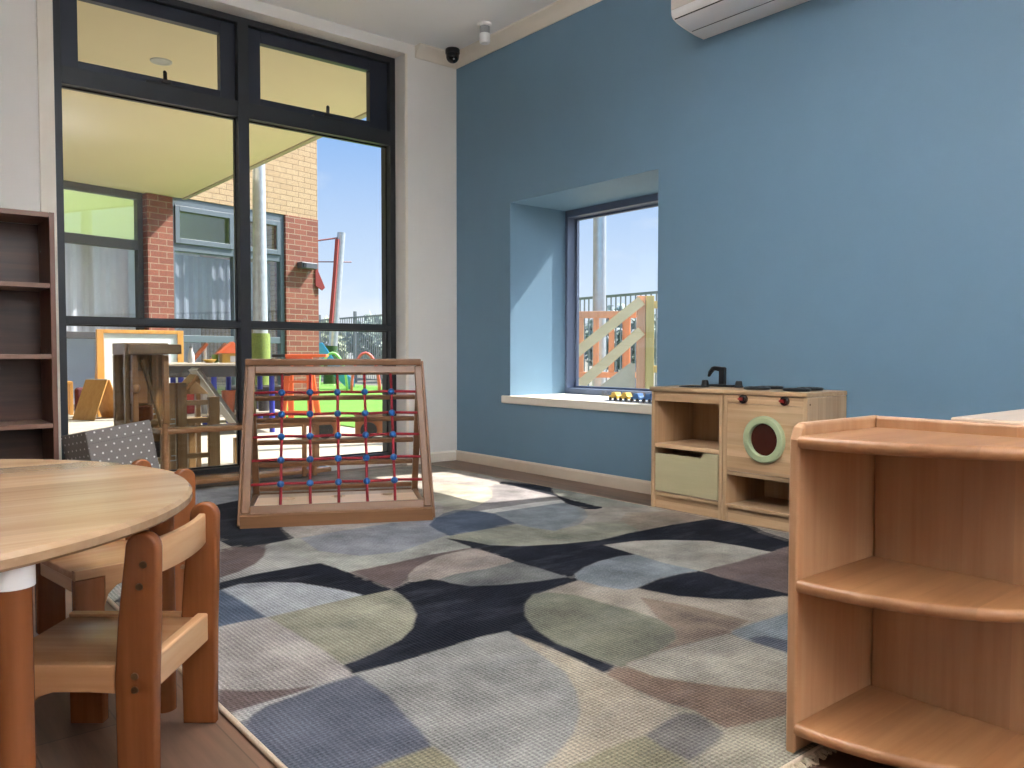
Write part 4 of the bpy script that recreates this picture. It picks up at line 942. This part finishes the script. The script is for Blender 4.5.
M['leaf'] = plain('olive_leaves', rgb(150, 160, 132), .8, var=.3, scale=3); M['leaf2'] = plain('blue_green_leaves', rgb(138, 154, 146), .8, var=.3, scale=3)
M['bark'] = plain('bark', rgb(96, 80, 66), .9, var=.2)
for i, (x, y, r, mt, lab) in enumerate(((8.8, 20.2, 1.0, 'leaf', 'bushy olive tree beyond the fence, beside the brick wing edge'), (9.3, 17.2, 1.0, 'leaf2', 'blue-green tree beyond the fence behind the leaning pole'), (9.2, 14.4, 1.0, 'leaf', 'rounded olive tree beyond the fence near the window jamb'), (11.0, 8.6, 1.0, 'leaf2', 'distant shrub beyond the fence seen through the blue wall window'))):
    tr_ = thing('tree', lab, 'tree', (x, y, GZ - .02), 0, 'trees beyond the fence')
    bm = B(); tube(bm, [(0, 0, 0), (.04, .02, .5), (0, .05, 1.0)], [.08, .06, .04], 8); obj('trunk', bm, M['bark'], tr_)
    crown('crown', r, 1.15, 1500, M[mt], tr_, i + 3)

# ------------------------------------------------------------------ playground
M['slide_blue'] = plain('blue_slide_plastic', rgb(64, 158, 214), .35, var=.04); M['arch_green'] = plain('green_tube', rgb(150, 214, 130), .4); M['arch_red'] = plain('red_tube', rgb(222, 104, 98), .4)
sl = thing('slide', 'blue plastic slide on the bright green lawn', 'slide', (4.50, 11.2, GZ + .0125), math.radians(-27))
sl.scale = (.62, .9, 1.05)
bm = B(); prism(bm, [(-.35, .80), (-.05, .82), (.35, .45), (.75, .18), (1.0, .12), (1.0, .06), (.7, .08), (.3, .33), (-.05, .68), (-.35, .70)], 'Y', -.2, .2, .01); obj('chute', bm, M['slide_blue'], sl, smooth=True)
for y in (-.22, .22):
    bm = B(); prism(bm, [(-.35, .92), (-.05, .94), (.4, .56), (.8, .28), (1.02, .20), (1.02, .05), (.7, .06), (.3, .30), (-.05, .64), (-.35, .68)], 'Y', y - .02, y + .02, .006); obj('side_wall', bm, M['slide_blue'], sl, smooth=True)
for x, y in ((-.32, -.18), (-.32, .18)):
    bm = B(); cyl(bm, (x - .1, y, 0), (x, y, .70), .03, n=12); obj('leg', bm, M['slide_blue'], sl)
bm = B(); box(bm, .80, .96, -.16, .16, 0, .06, .01); obj('foot', bm, M['slide_blue'], sl)
for k in range(3):
    bm = B(); cyl(bm, (-.40 + .02 * k, -.18, .18 + .2 * k), (-.40 + .02 * k, .18, .18 + .2 * k), .02, n=10); obj('step', bm, M['slide_blue'], sl)
def arch(name, label, c, rz, r, h, mat, cat='climbing arch'):
    t_ = thing(name, label, cat, c, rz)
    for k in range(2):
        bm = B(); tube(bm, [(r * math.cos(a), .35 * k, h * math.sin(a)) for a in [PI * i / 16 for i in range(17)]], .025, 8); obj('hoop', bm, mat, t_, smooth='all')
    for i in (3, 6, 10, 13):
        a = PI * i / 16; bm = B(); cyl(bm, (r * math.cos(a), 0, h * math.sin(a)), (r * math.cos(a), .35, h * math.sin(a)), .018, n=10); obj('rung', bm, mat, t_)
arch('climbing_arch', 'pale green tubular arch beside the blue slide', (4.12, 10.05, GZ + .0125), math.radians(-27), .28, .77, M['arch_green'])
arch('climbing_arch', 'red tubular arch on the lawn by the fence side', (4.75, 9.85, GZ + .0125), math.radians(-27), .28, .77, M['arch_red'])

M['orange'] = plain('orange_painted_wood', rgb(236, 112, 66), .5, var=.05); M['white_rung'] = plain('white_rung', rgb(230, 224, 214), .5)
ol = thing('trestle_ladder', 'orange A-shaped trestle ladder on the paving outside', 'ladder', (.42, 3.55, GZ), math.radians(-35))
ol.scale = (1, 1, .89)
for x in (-.13, .13):
    bm = B(); bar(bm, (x * 1.2, -.02, .0), (x * .8, .16, .79), .045, .05, (1, 0, 0), .004); obj('front_leg', bm, M['orange'], ol)
    bm = B(); bar(bm, (x * 1.2, .50, .0), (x * .8, .20, .79), .045, .05, (1, 0, 0), .004); obj('rear_leg', bm, M['orange'], ol)
for k, z in enumerate((.16, .34, .52, .68)):
    bm = B(); box(bm, -.13, .13, -.02 + .18 * z / .79 - .012, -.02 + .18 * z / .79 + .012, z - .015, z + .015, .003); obj('rung', bm, M['white_rung'] if k in (1,) else M['orange'], ol)
bm = B(); box(bm, -.14, .14, .15, .21, .79, .82, .004); obj('top_bar', bm, M['orange'], ol)
bm_ = thing('balance_plank', 'red plank with dark end resting on the orange trestle', 'plank', (.42, 3.55, GZ + .8205 * .89), math.radians(-35))
bm = B(); box(bm, -.14, .30, .10, .26, 0, .032, .006); obj('plank', bm, M['orange'], bm_)
bm = B(); box(bm, -.28, -.1405, .10, .26, 0, .032, .006); obj('end_cap', bm, M['black'], bm_)

M['toy_orange'] = wood('orange_toy_wood', rgb(222, 142, 88), rgb(196, 112, 62), 'X')
def wagon(label, loc, rz, w, h, wheel):
    t_ = thing('wooden_wagon', label, 'toy', loc, rz)
    bm = B(); box(bm, 0, w, 0, .16, .02, .02 + h, .008); obj('body', bm, M['toy_orange'], t_)
    bm = B(); box(bm, -.008, w + .008, -.008, .168, .0205 + h, .040 + h, .006); obj('rim', bm, M['pale_y'], t_)
    for x, y in wheel:
        bm = B(); cyl(bm, (x, y, .074), (x, y + .024, .074), .074, n=28); cyl(bm, (x, y - .003, .074), (x, y, .074), .036, n=16); obj('wheel', bm, M['black'], t_)
wagon('orange wooden wagon with a black wheel outside by the tall window', (.27, 1.98, GZ), math.radians(-40), .32, .18, ((.13, -.028), (.13, .164)))
wagon('brown wooden wagon with small dark wheel left of the orange one', (-.02, 2.20, GZ), math.radians(-40), .20, .16, ((.10, -.028), (.10, .164)))
pb = thing('planter_box', 'low charcoal planter box near the blue table legs', 'planter', (-.06, 4.35, GZ), math.radians(-20))
bm = B(); box(bm, 0, .62, 0, .035, .0, .40, .008); box(bm, 0, .62, .365, .40, 0, .40, .008); box(bm, 0, .035, .036, .364, 0, .40, .008); box(bm, .585, .62, .036, .364, 0, .40, .008); obj('box_wall', bm, plain('charcoal_timber', rgb(92, 92, 90), .7, var=.15), pb)
bm = B(); box(bm, .036, .584, .036, .364, .02, .34); obj('soil', bm, plain('soil', rgb(90, 74, 58), .95, var=.3, scale=40), pb)

# outdoor play table with blue legs
M['blue_leg'] = plain('blue_plastic', rgb(64, 76, 206), .35); M['table_white'] = plain('pale_table_top', rgb(234, 222, 204), .5); M['apron_dk'] = plain('dark_apron', rgb(84, 80, 78), .7, var=.2, scale=8)
ot = thing('play_table', 'outdoor play table with white top, dark apron and blue legs', 'table', (-1.02, 3.05, GZ), math.radians(-8))
bm = B(); box(bm, -.05, 1.12, 0, .62, .655, .680, .006); obj('table_top', bm, M['table_white'], ot)
bm = B(); box(bm, -.03, 1.10, .02, .04, .55, .654); box(bm, -.03, 1.10, .58, .60, .55, .654); box(bm, -.03, -.01, .04, .58, .55, .654); box(bm, 1.08, 1.10, .04, .58, .55, .654); obj('apron', bm, M['apron_dk'], ot)
for x in (.10, .39, .62, .93):
    for y in (.07, .53):
        bm = B(); cyl(bm, (x, y, 0), (x, y, .6545), .026, n=16); obj('leg', bm, M['blue_leg'], ot, smooth=True)
bm = B(); box(bm, 0, 1.06, .1, .5, .18, .20); obj('shelf', bm, M['table_white'], ot)
for i, (x, c, lab) in enumerate(((.20, (206, 70, 60), 'red tub under the play table at its mud kitchen end'), (.36, (228, 222, 214), 'white tub under the play table between red and orange tubs'), (.56, (230, 120, 70), 'orange tub under the play table middle'), (.72, (222, 214, 200), 'cream tub under the play table beside a dark tub'), (.90, (70, 66, 70), 'dark tub under the play table by the tall window mullion'))):
    q = thing('storage_tub', lab, 'tub', Vector((-1.02, 3.05, GZ)) + Matrix.Rotation(math.radians(-8), 3, 'Z') @ Vector((x, .26, .2005)), math.radians(-8), 'tubs under the play table')
    bm = B(); lathe(bm, [(0, 0), (.052, 0), (.066, .20), (.070, .20), (.070, .21), (.062, .21), (.050, .012), (0, .012)], (0, 0, 0), 20); obj('tub_body', bm, plain('tub_colour', rgb(*c), .45), q, smooth=True)
def on_table(x, y): return Vector((-1.02, 3.05, GZ)) + Matrix.Rotation(math.radians(-8), 3, 'Z') @ Vector((x, y, .6805))
tb_ = thing('milk_bottle', 'white toy bottle on the outdoor play table', 'bottle', on_table(.20, .12))
bm = B(); lathe(bm, [(0, 0), (.028, 0), (.030, .01), (.030, .085), (.014, .115), (.014, .140), (0, .140)], (0, 0, 0), 20); obj('bottle_body', bm, M['white_pl'], tb_, smooth=True)
bm = B(); cyl(bm, (0, 0, .1405), (0, 0, .155), .016, n=16); obj('cap', bm, M['grey_pl'], tb_)
th = thing('toy_house', 'toy house with orange roof and yellow walls on the outdoor play table', 'toy', on_table(.575, .16), math.radians(-8))
th.scale = (1.35, 1.3, 1.3)
bm = B(); box(bm, -.075, .075, -.05, .05, 0, .07, .003); obj('walls', bm, M['toy_yellow'], th)
bm = B(); prism(bm, [(-.095, .0705), (.095, .0705), (.0, .155)], 'Y', -.06, .06, .003); obj('roof', bm, M['orange'], th)
bm = B(); box(bm, -.02, .02, -.0515, -.0502, .005, .05); obj('door', bm, M['white_pl'], th)
yb = thing('toy_bowl', 'yellow toy bowl on the outdoor play table', 'bowl', on_table(.36, .10))
bm = B(); lathe(bm, [(0, 0), (.035, 0), (.06, .028), (.064, .030), (.058, .033), (.034, .006), (0, .006)], (0, 0, 0), 24); obj('bowl', bm, M['toy_yellow'], yb, smooth=True)
gc = thing('toy_cup', 'lime green toy cup on the outdoor play table', 'cup', on_table(.44, .24))
bm = B(); lathe(bm, [(0, 0), (.026, 0), (.034, .08), (.031, .08), (.024, .006), (0, .006)], (0, 0, 0), 20); obj('cup_body', bm, plain('lime', rgb(170, 214, 110), .5), gc, smooth=True)
for i, (x, c, lab, a) in enumerate(((.32, (226, 128, 84), 'orange toy ramp leaning on the outdoor play table', .9), (.50, (224, 142, 112), 'salmon toy ramp behind the toy house outside', .85))):
    rp = thing('toy_ramp', lab, 'toy', on_table(x, .4), math.radians(-8))
    bm = B(); prism(bm, [(-.10, .0), (-.06, .0), (.08, .175), (.06, .195)], 'Y', -.05, .05, .002); obj('ramp_board', bm, plain('ramp_colour', rgb(*c), .5), rp)
    bm = B(); prism(bm, [(.045, .0), (.065, .0), (.065, .15), (.045, .125)], 'Y', -.03, .03, .002); obj('support', bm, M['white_pl'], rp)

# whiteboard easel against the wing
M['oak_frame'] = wood('golden_timber', rgb(226, 172, 96), rgb(204, 146, 72), 'Z'); M['board_white'] = plain('white_board', rgb(236, 240, 244), .3, var=.01); M['board_grey'] = plain('pale_grey_mount', rgb(190, 200, 202), .5, var=.02)
wb = thing('framed_whiteboard', 'large white board in a golden timber frame standing outside', 'whiteboard', (-.975, 6.10, GZ), math.radians(1))
for x0, x1, z0, z1 in ((0, .078, 0, 1.06), (.945, 1.02, 0, 1.06), (.0785, .9445, 1.015, 1.06), (.0785, .9445, .05, .11)):
    bm = B(); box(bm, x0, x1, 0, .05, z0, z1, .004); obj('frame_member', bm, M['oak_frame'], wb)
bm = B(); box(bm, .0785, .9445, .012, .03, .1105, 1.0145); obj('mount', bm, M['board_grey'], wb)
bm = B(); box(bm, .085, .86, .006, .0118, .13, .945); obj('board', bm, M['board_white'], wb)
for x in (.02, .96):
    bm = B(); bar(bm, (x + .02, .066, 1.0), (x + .02, .36, .0), .03, .03, (1, 0, 0)); obj('rear_strut', bm, M['oak_frame'], wb)
af = thing('chalk_easel', 'folding timber A-frame easel left of the whiteboard', 'easel', (-1.12, 5.95, GZ), math.radians(-60))
M['easel_wood'] = wood('easel_ply', rgb(206, 158, 92), rgb(184, 130, 66), 'Z')
for s, nm in ((-1, 'front_leaf'), (1, 'rear_leaf')):
    bm = B(); q = [(s * .20, 0), (s * .20 + s * .014, 0), (s * .020, .46), (s * .005, .46)]
    prism(bm, q, 'X', 0, .34, .003); obj(nm, bm, M['easel_wood'], af)
bm = B(); cyl(bm, (.02, 0, .462), (.32, 0, .462), .008, n=10); obj('hinge', bm, M['steel'], af)
cu_ = thing('maroon_cushion', 'maroon cushion leaning behind the chalk easel', 'cushion', (-1.10, 6.66, GZ), math.radians(8))
bm = B(); box(bm, 0, .17, 0, .09, 0, .34, .04, 4); obj('cover', bm, plain('maroon_fabric', rgb(112, 52, 62), .9), cu_, smooth=True)
bm = B(); tube(bm, [(.01, .045, .02), (.16, .045, .02), (.16, .045, .32), (.01, .045, .32)], .006, 6, True); obj('piping', bm, plain('maroon_piping', rgb(92, 40, 50), .9), cu_)
ck = thing('timber_crate', 'small golden timber stool seen beside the maroon cushion', 'stool', (-1.40, 6.62, GZ))
bm = B(); box(bm, 0, .26, 0, .26, .38, .42, .006); obj('seat', bm, M['easel_wood'], ck)
for x in (.0, .22):
    for y in (.0, .22):
        bm = B(); box(bm, x, x + .04, y, y + .04, 0, .3795, .004); obj('leg', bm, M['easel_wood'], ck)

# mud kitchen just outside the glass
M['mud'] = wood('weathered_pine', rgb(156, 126, 86), rgb(122, 94, 58), 'Z', .09, 'X'); M['mud_x'] = wood('weathered_pine_rail', rgb(164, 132, 92), rgb(130, 100, 64), 'X'); M['mud_lt'] = wood('mid_pine', rgb(196, 148, 100), rgb(166, 120, 74), 'Z')
mk = thing('mud_kitchen', 'tall weathered pine mud kitchen cupboard outside the tall window', 'play kitchen', (-1.995, .60, GZ))
mk.scale = (.76, 1, 1)
bm = B(); box(bm, .02, .40, .30, .32, .05, .80, .004); obj('back_panel', bm, M['mud'], mk)
for x, m in ((0, 'mud'), (.055, 'mud_lt'), (.29, 'mud_lt')):
    bm = B(); box(bm, x, x + (.03 if x == 0 else .042), 0, .04, 0, .76, .004); obj('post', bm, M[m], mk)
for x in (.0, .29):
    bm = B(); box(bm, x, x + .04, .255, .295, 0, .76, .004); obj('post', bm, M['mud'], mk)
bm = B(); box(bm, .02, .415, -.045, -.002, .765, .825, .006); obj('top_beam', bm, M['mud_x'], mk)
bm = B(); box(bm, .0, .33, .0, .295, .7615, .832, .004); obj('top_board', bm, M['mud_x'], mk)
bm = B(); bar(bm, (.12, -.012, .735), (.27, -.012, .30), .022, .03, (0, 1, 0), .003); obj('brace', bm, M['mud'], mk)
bm = B(); box(bm, .0, .33, .045, .25, .33, .352, .004); obj('shelf', bm, M['mud_x'], mk)
bm = B(); box(bm, .0, .33, .0, .29, .10, .122, .004) ; 
for v in bm.verts: v.co.y = max(v.co.y, .045) if v.co.y < .045 else min(v.co.y, .25)
obj('lower_shelf', bm, M['mud_x'], mk)
bm = B(); bmesh.ops.create_uvsphere(bm, u_segments=16, v_segments=10, radius=.028, matrix=Matrix.Translation((.075, -.022, .56))); obj('tap_knob', bm, M['mud_lt'], mk, smooth='all')
bm = B(); box(bm, .13, .26, .27, .299, .45, .66, .006); obj('cupboard_door', bm, M['mud_lt'], mk)
for i, (x, z, nm, lab, c) in enumerate(((.17, .353, 'copper_pot', 'copper pot on the mud kitchen shelf', (176, 110, 66)), (.25, .123, 'metal_pan', 'dull metal pan low in the mud kitchen', (120, 110, 104)))):
    pt = thing(nm, lab, 'pot', (-1.995 + .76 * x, .60 + .14, GZ + z))
    bm = B(); lathe(bm, [(0, 0), (.055, 0), (.062, .012), (.062, .085), (.066, .088), (.060, .090), (.056, .012), (0, .008)], (0, 0, 0), 24); obj('pan_body', bm, plain('pan_metal', rgb(*c), .35, .7), pt, smooth=True)
    bm = B(); tube(bm, [(.062, 0, .07), (.085, 0, .075), (.085, 0, .04), (.062, 0, .035)], .006, 6); obj('handle', bm, M['steel'], pt)
bn = thing('wooden_bench', 'weathered pine bench frame with small gable outside beside the mud kitchen', 'bench', (-1.740, .66, GZ))
for x, w_ in ((0, .050), (.060, .060), (.257, .070)):
    bm = B(); box(bm, x, x + w_, 0, .04, 0, .585 if x < .2 else .49, .004); obj('post', bm, M['mud'], bn)
for x in (.13, .19):
    bm = B(); box(bm, x, x + .045, .20, .24, 0, .325, .004); obj('post', bm, M['mud'], bn)
for z in (.44, .325, .10):
    bm = B(); box(bm, .1205, .2565, .005, .035, z, z + .032, .004); obj('rail', bm, M['mud_x'], bn)
bm = B(); box(bm, .061, .32, .0415, .245, .3255, .345, .004); obj('seat', bm, M['mud_x'], bn)
bm = B(); bar(bm, (.105, .12, .52), (.205, .12, .625), .15, .02, (0, 0, 1), .003); obj('roof_board', bm, M['mud_lt'], bn)
bm = B(); prism(bm, [(.125, .505), (.30, .505), (.206, .60)], 'Y', .13, .15, .003); obj('gable', bm, M['mud'], bn)
for x in (.018,):
    for z in (.33, .10):
        bm = B(); tube(bm, [(x - .01, -.012, z), (x + .026, -.012, z), (x + .026, -.012, z + .03), (x, -.012, z + .03)], .004, 6); tube(bm, [(x - .01, -.012, z), (x - .01, .002, z)], .004, 6); obj('hook', bm, M['steel'], bn)
pk = thing('sloping_board', 'pale grey sloping board outside between bench and tall window mullion', 'board', (-1.465, 1.0, GZ))
bm = B(); bar(bm, (0, 0, .665), (.32, 0, .215), .16, .028, (0, 0, 1), .004); obj('board', bm, plain('pale_board', rgb(196, 194, 186), .6, var=.05), pk)
bm = B(); bar(bm, (.02, .0, .61), (.02, .0, .0), .04, .03, (1, 0, 0), .003); bar(bm, (.28, 0, .18), (.28, 0, 0), .04, .03, (1, 0, 0), .003); obj('leg', bm, M['mud'], pk)

# ------------------------------------------------------------------ timber ramp outside the blue window
M['deck_o'] = wood('orange_stained_pine', rgb(232, 176, 138), rgb(214, 152, 112), 'Z'); M['deck_y'] = wood('fresh_pine', rgb(226, 198, 130), rgb(208, 174, 104), 'Z'); M['deck_rail'] = wood('pale_handrail', rgb(250, 218, 170), rgb(234, 200, 150), 'X')
dv = Vector((.39, -.42, 0)); da = math.atan2(dv.y, dv.x)
rp = thing('timber_ramp', 'timber ramp with orange balusters and pale sloping handrails outside', 'ramp', (1.65, .44, GZ), da)
def Z(z): return z - GZ
S = .573                     # window span in local x runs 0..S
for x0, m in ((.46, 'deck_o'), (.535, 'deck_y')):
    bm = B(); box(bm, x0, x0 + .072, -.05, .05, 0, Z(1.235), .006); obj('post', bm, M[m], rp)
bm = B(); box(bm, 1.0, 1.07, -.05, .05, 0, Z(1.235), .006); obj('post', bm, M['deck_y'], rp)
for z in (1.13, .58):
    bm = B(); box(bm, .6075, .9995, -.03, .03, Z(z), Z(z + .06), .004); obj('rail', bm, M['deck_y'], rp)
for x in (.70, .80, .90):
    bm = B(); box(bm, x, x + .045, -.018, .018, Z(.6405), Z(1.1295), .003); obj('baluster', bm, M['deck_y'], rp)
bm = B(); box(bm, -1.0, .459, .12, .16, Z(1.055), Z(1.115), .004); obj('rail', bm, M['deck_o'], rp)
bm = B(); box(bm, -1.0, .459, .12, .16, Z(.53), Z(.58), .004); obj('rail', bm, M['deck_o'], rp)
for k in range(10):
    x = -.86 + k * .135
    bm = B(); box(bm, x, x + .05, .128, .152, Z(.5805), Z(1.0545), .003); obj('baluster', bm, M['deck_o'], rp)
for x in (-.98, .34):
    bm = B(); box(bm, x, x + .07, .1605, .23, 0, Z(1.10), .004); obj('post', bm, M['deck_o'], rp)
for z0, z1 in ((.79, 1.16), (.49, .90)):
    sl_ = (z1 - z0) / .46
    bm = B(); bar(bm, (-.45, -.075, Z(z0 - .45 * sl_)), (.50, -.075, Z(z0 + .50 * sl_)), .035, .085, (0, 0, 1), .004); obj('handrail', bm, M['deck_rail'], rp)
bm = B(); prism(bm, [(.0, 0), (.45, 0), (.45, Z(.66)), (.40, Z(.66)), (.16, Z(.47)), (.0, Z(.36))], 'Y', -.045, -.02, .003); obj('ramp_cheek', bm, plain('grey_ply', rgb(206, 188, 160), .7, var=.08), rp)
bm = B(); prism(bm, [(-.6, Z(.35)), (.0, Z(.44)), (.30, Z(.44)), (.30, Z(.40)), (.0, Z(.40)), (-.6, Z(.31))], 'Y', -.01, .115, .003); obj('deck', bm, M['deck_rail'], rp)
for x in (-.5, .2):
    bm = B(); box(bm, x, x + .06, .02, .08, 0, Z(.31), .003); obj('stump', bm, M['deck_o'], rp)

# outdoor colours darkened to offset strong sun; those listed, many in shade, stay lighter
inside, outside = set(), set()
UNDARKENED = ('soffit', 'lime_bulk', 'wing_int', 'weathered_galv', 'galv', 'dark_fence', 'olive_leaves', 'blue_green', 'orange_stained', 'fresh_pine', 'pale_handrail', 'grey_ply', 'lavender', 'blue_slide', 'green_tube', 'red_tube', 'orange_painted', 'weathered_pine', 'mid_pine', 'white_board', 'pale_grey_mount', 'golden', 'easel')
for o in scene.objects:
    if o.type != 'MESH': continue
    r = o
    while r.parent: r = r.parent
    if r.name == 'wall_right' or r.name.startswith(('window', 'trim', 'wall', 'ceiling', 'floor')): dest = inside
    else:
        p = r.location if r.location.length > 1e-6 else sum((Vector(c) for c in o.bound_box), Vector()) / 8
        dest = outside if (p.y > .31 or p.x > .59) else inside
    dest.update((m, o) for m in o.data.materials if m)
ins = {m.name for m, _ in inside}
for m in {m for m, _ in outside}:
    if m.name in ins:                                   # shared colour: outdoor things get a copy to darken for the sun
        c = m.copy(); c.name = 'weathered_' + m.name
        for mm, o in outside:
            if mm == m:
                for i, q in enumerate(o.data.materials):
                    if q == m: o.data.materials[i] = c
        m = c
    if m.name.startswith(UNDARKENED): continue
    for n in m.node_tree.nodes:
        if n.type == 'VALTORGB' and n.outputs[0].is_linked and not any(l.to_node.type == 'MIX' for l in n.outputs[0].links):
            for e in n.color_ramp.elements: e.color = tuple(v * OUTDOOR for v in e.color[:3]) + (1,)
        if n.type == 'TEX_BRICK':
            for k in ('Color1', 'Color2', 'Mortar'): n.inputs[k].default_value = tuple(v * OUTDOOR for v in n.inputs[k].default_value[:3]) + (1,)

# ------------------------------------------------------------------ light, sky, camera
def sky():
    w = bpy.data.worlds.new('sky'); scene.world = w; w.use_nodes = True
    n, l = w.node_tree.nodes, w.node_tree.links
    bg = n['Background']
    tc = n.new('ShaderNodeTexCoord'); sep = n.new('ShaderNodeSeparateXYZ'); l.new(tc.outputs['Generated'], sep.inputs[0])
    r = n.new('ShaderNodeValToRGB'); e = r.color_ramp.elements
    e[0].position = 0.0; e[0].color = (.90, .94, .97, 1); e[1].position = 1.0; e[1].color = (.16, .34, .74, 1)
    for p, c in ((.07, (.66, .80, .97, 1)), (.28, (.25, .47, .87, 1))):
        q = e.new(p); q.color = c
    l.new(sep.outputs[2], r.inputs[0])
    mp = n.new('ShaderNodeMapping'); mp.inputs['Scale'].default_value = (1.6, 1.6, 5.0); l.new(tc.outputs['Generated'], mp.inputs[0])
    ns = n.new('ShaderNodeTexNoise'); ns.inputs['Scale'].default_value = 1.6; ns.inputs['Detail'].default_value = 6; ns.inputs['Roughness'].default_value = .6; l.new(mp.outputs[0], ns.inputs['Vector'])
    cr = n.new('ShaderNodeValToRGB'); cr.color_ramp.elements[0].position = .50; cr.color_ramp.elements[0].color = (0, 0, 0, 1); cr.color_ramp.elements[1].position = .78; cr.color_ramp.elements[1].color = (.75, .75, .75, 1); l.new(ns.outputs['Fac'], cr.inputs[0])
    mx = n.new('ShaderNodeMix'); mx.data_type = 'RGBA'; l.new(cr.outputs[0], mx.inputs[0]); l.new(r.outputs[0], mx.inputs[6]); mx.inputs[7].default_value = (.95, .97, 1.0, 1)
    dt = n.new('ShaderNodeVectorMath'); dt.operation = 'DOT_PRODUCT'; l.new(tc.outputs['Generated'], dt.inputs[0]); dt.inputs[1].default_value = (.662, -.135, .736)
    def m2(op, a, b):
        q = n.new('ShaderNodeMath'); q.operation = op
        for i, v in enumerate((a, b)):
            if isinstance(v, (int, float)): q.inputs[i].default_value = v
            else: l.new(v, q.inputs[i])
        return q.outputs[0]
    hz = m2('MULTIPLY', m2('POWER', m2('MAXIMUM', dt.outputs['Value'], 0.0), 14.0), HAZE)
    hc = n.new('ShaderNodeVectorMath'); hc.operation = 'SCALE'; hc.inputs[0].default_value = (.86, .94, 1.0); l.new(hz, hc.inputs['Scale'])
    ad = n.new('ShaderNodeVectorMath'); ad.operation = 'ADD'; l.new(mx.outputs[2], ad.inputs[0]); l.new(hc.outputs[0], ad.inputs[1])
    l.new(ad.outputs[0], bg.inputs['Color']); bg.inputs['Strength'].default_value = SKY_STRENGTH
sky()
sl_d = bpy.data.lights.new('sun', 'SUN'); sl_d.energy = SUN_ENERGY; sl_d.angle = math.radians(.6); sl_d.color = (1.0, .95, .87)
so = bpy.data.objects.new('sun', sl_d); COL.objects.link(so)
so.rotation_euler = Vector((-.98, .20, -1.09)).to_track_quat('-Z', 'Y').to_euler(); so.location = (12, -2, 14)

cd = bpy.data.cameras.new('camera'); cam = bpy.data.objects.new('camera', cd); COL.objects.link(cam)
cd.sensor_fit = 'HORIZONTAL'; cd.sensor_width = 36.0; cd.lens = 36.0 * 802.88 / 1024.0; cd.clip_start = .02; cd.clip_end = 300
yaw, pitch, roll = math.radians(39.336), math.radians(-2.157), math.radians(.0635)
f = Vector((math.sin(yaw) * math.cos(pitch), math.cos(yaw) * math.cos(pitch), math.sin(pitch)))
r0 = Vector((math.cos(yaw), -math.sin(yaw), 0)); u0 = r0.cross(f)
r1 = r0 * math.cos(roll) + u0 * math.sin(roll); u1 = -r0 * math.sin(roll) + u0 * math.cos(roll)
mw = Matrix((r1, u1, -f)).transposed().to_4x4(); mw.translation = (-3.2434, -4.5628, .74)
cam.matrix_world = mw
scene.camera = cam
cy = scene.cycles
cy.max_bounces = 10; cy.diffuse_bounces = 5; cy.glossy_bounces = 4; cy.transmission_bounces = 6; cy.transparent_max_bounces = 16
cy.caustics_reflective = False; cy.caustics_refractive = False; cy.sample_clamp_indirect = 40.0; cy.use_denoising = True
vs = scene.view_settings
scene.display_settings.display_device = 'sRGB'
vs.view_transform = 'Standard'; vs.look = 'None'; vs.gamma = 1.0; vs.use_curve_mapping = False; vs.exposure = EXPOSURE
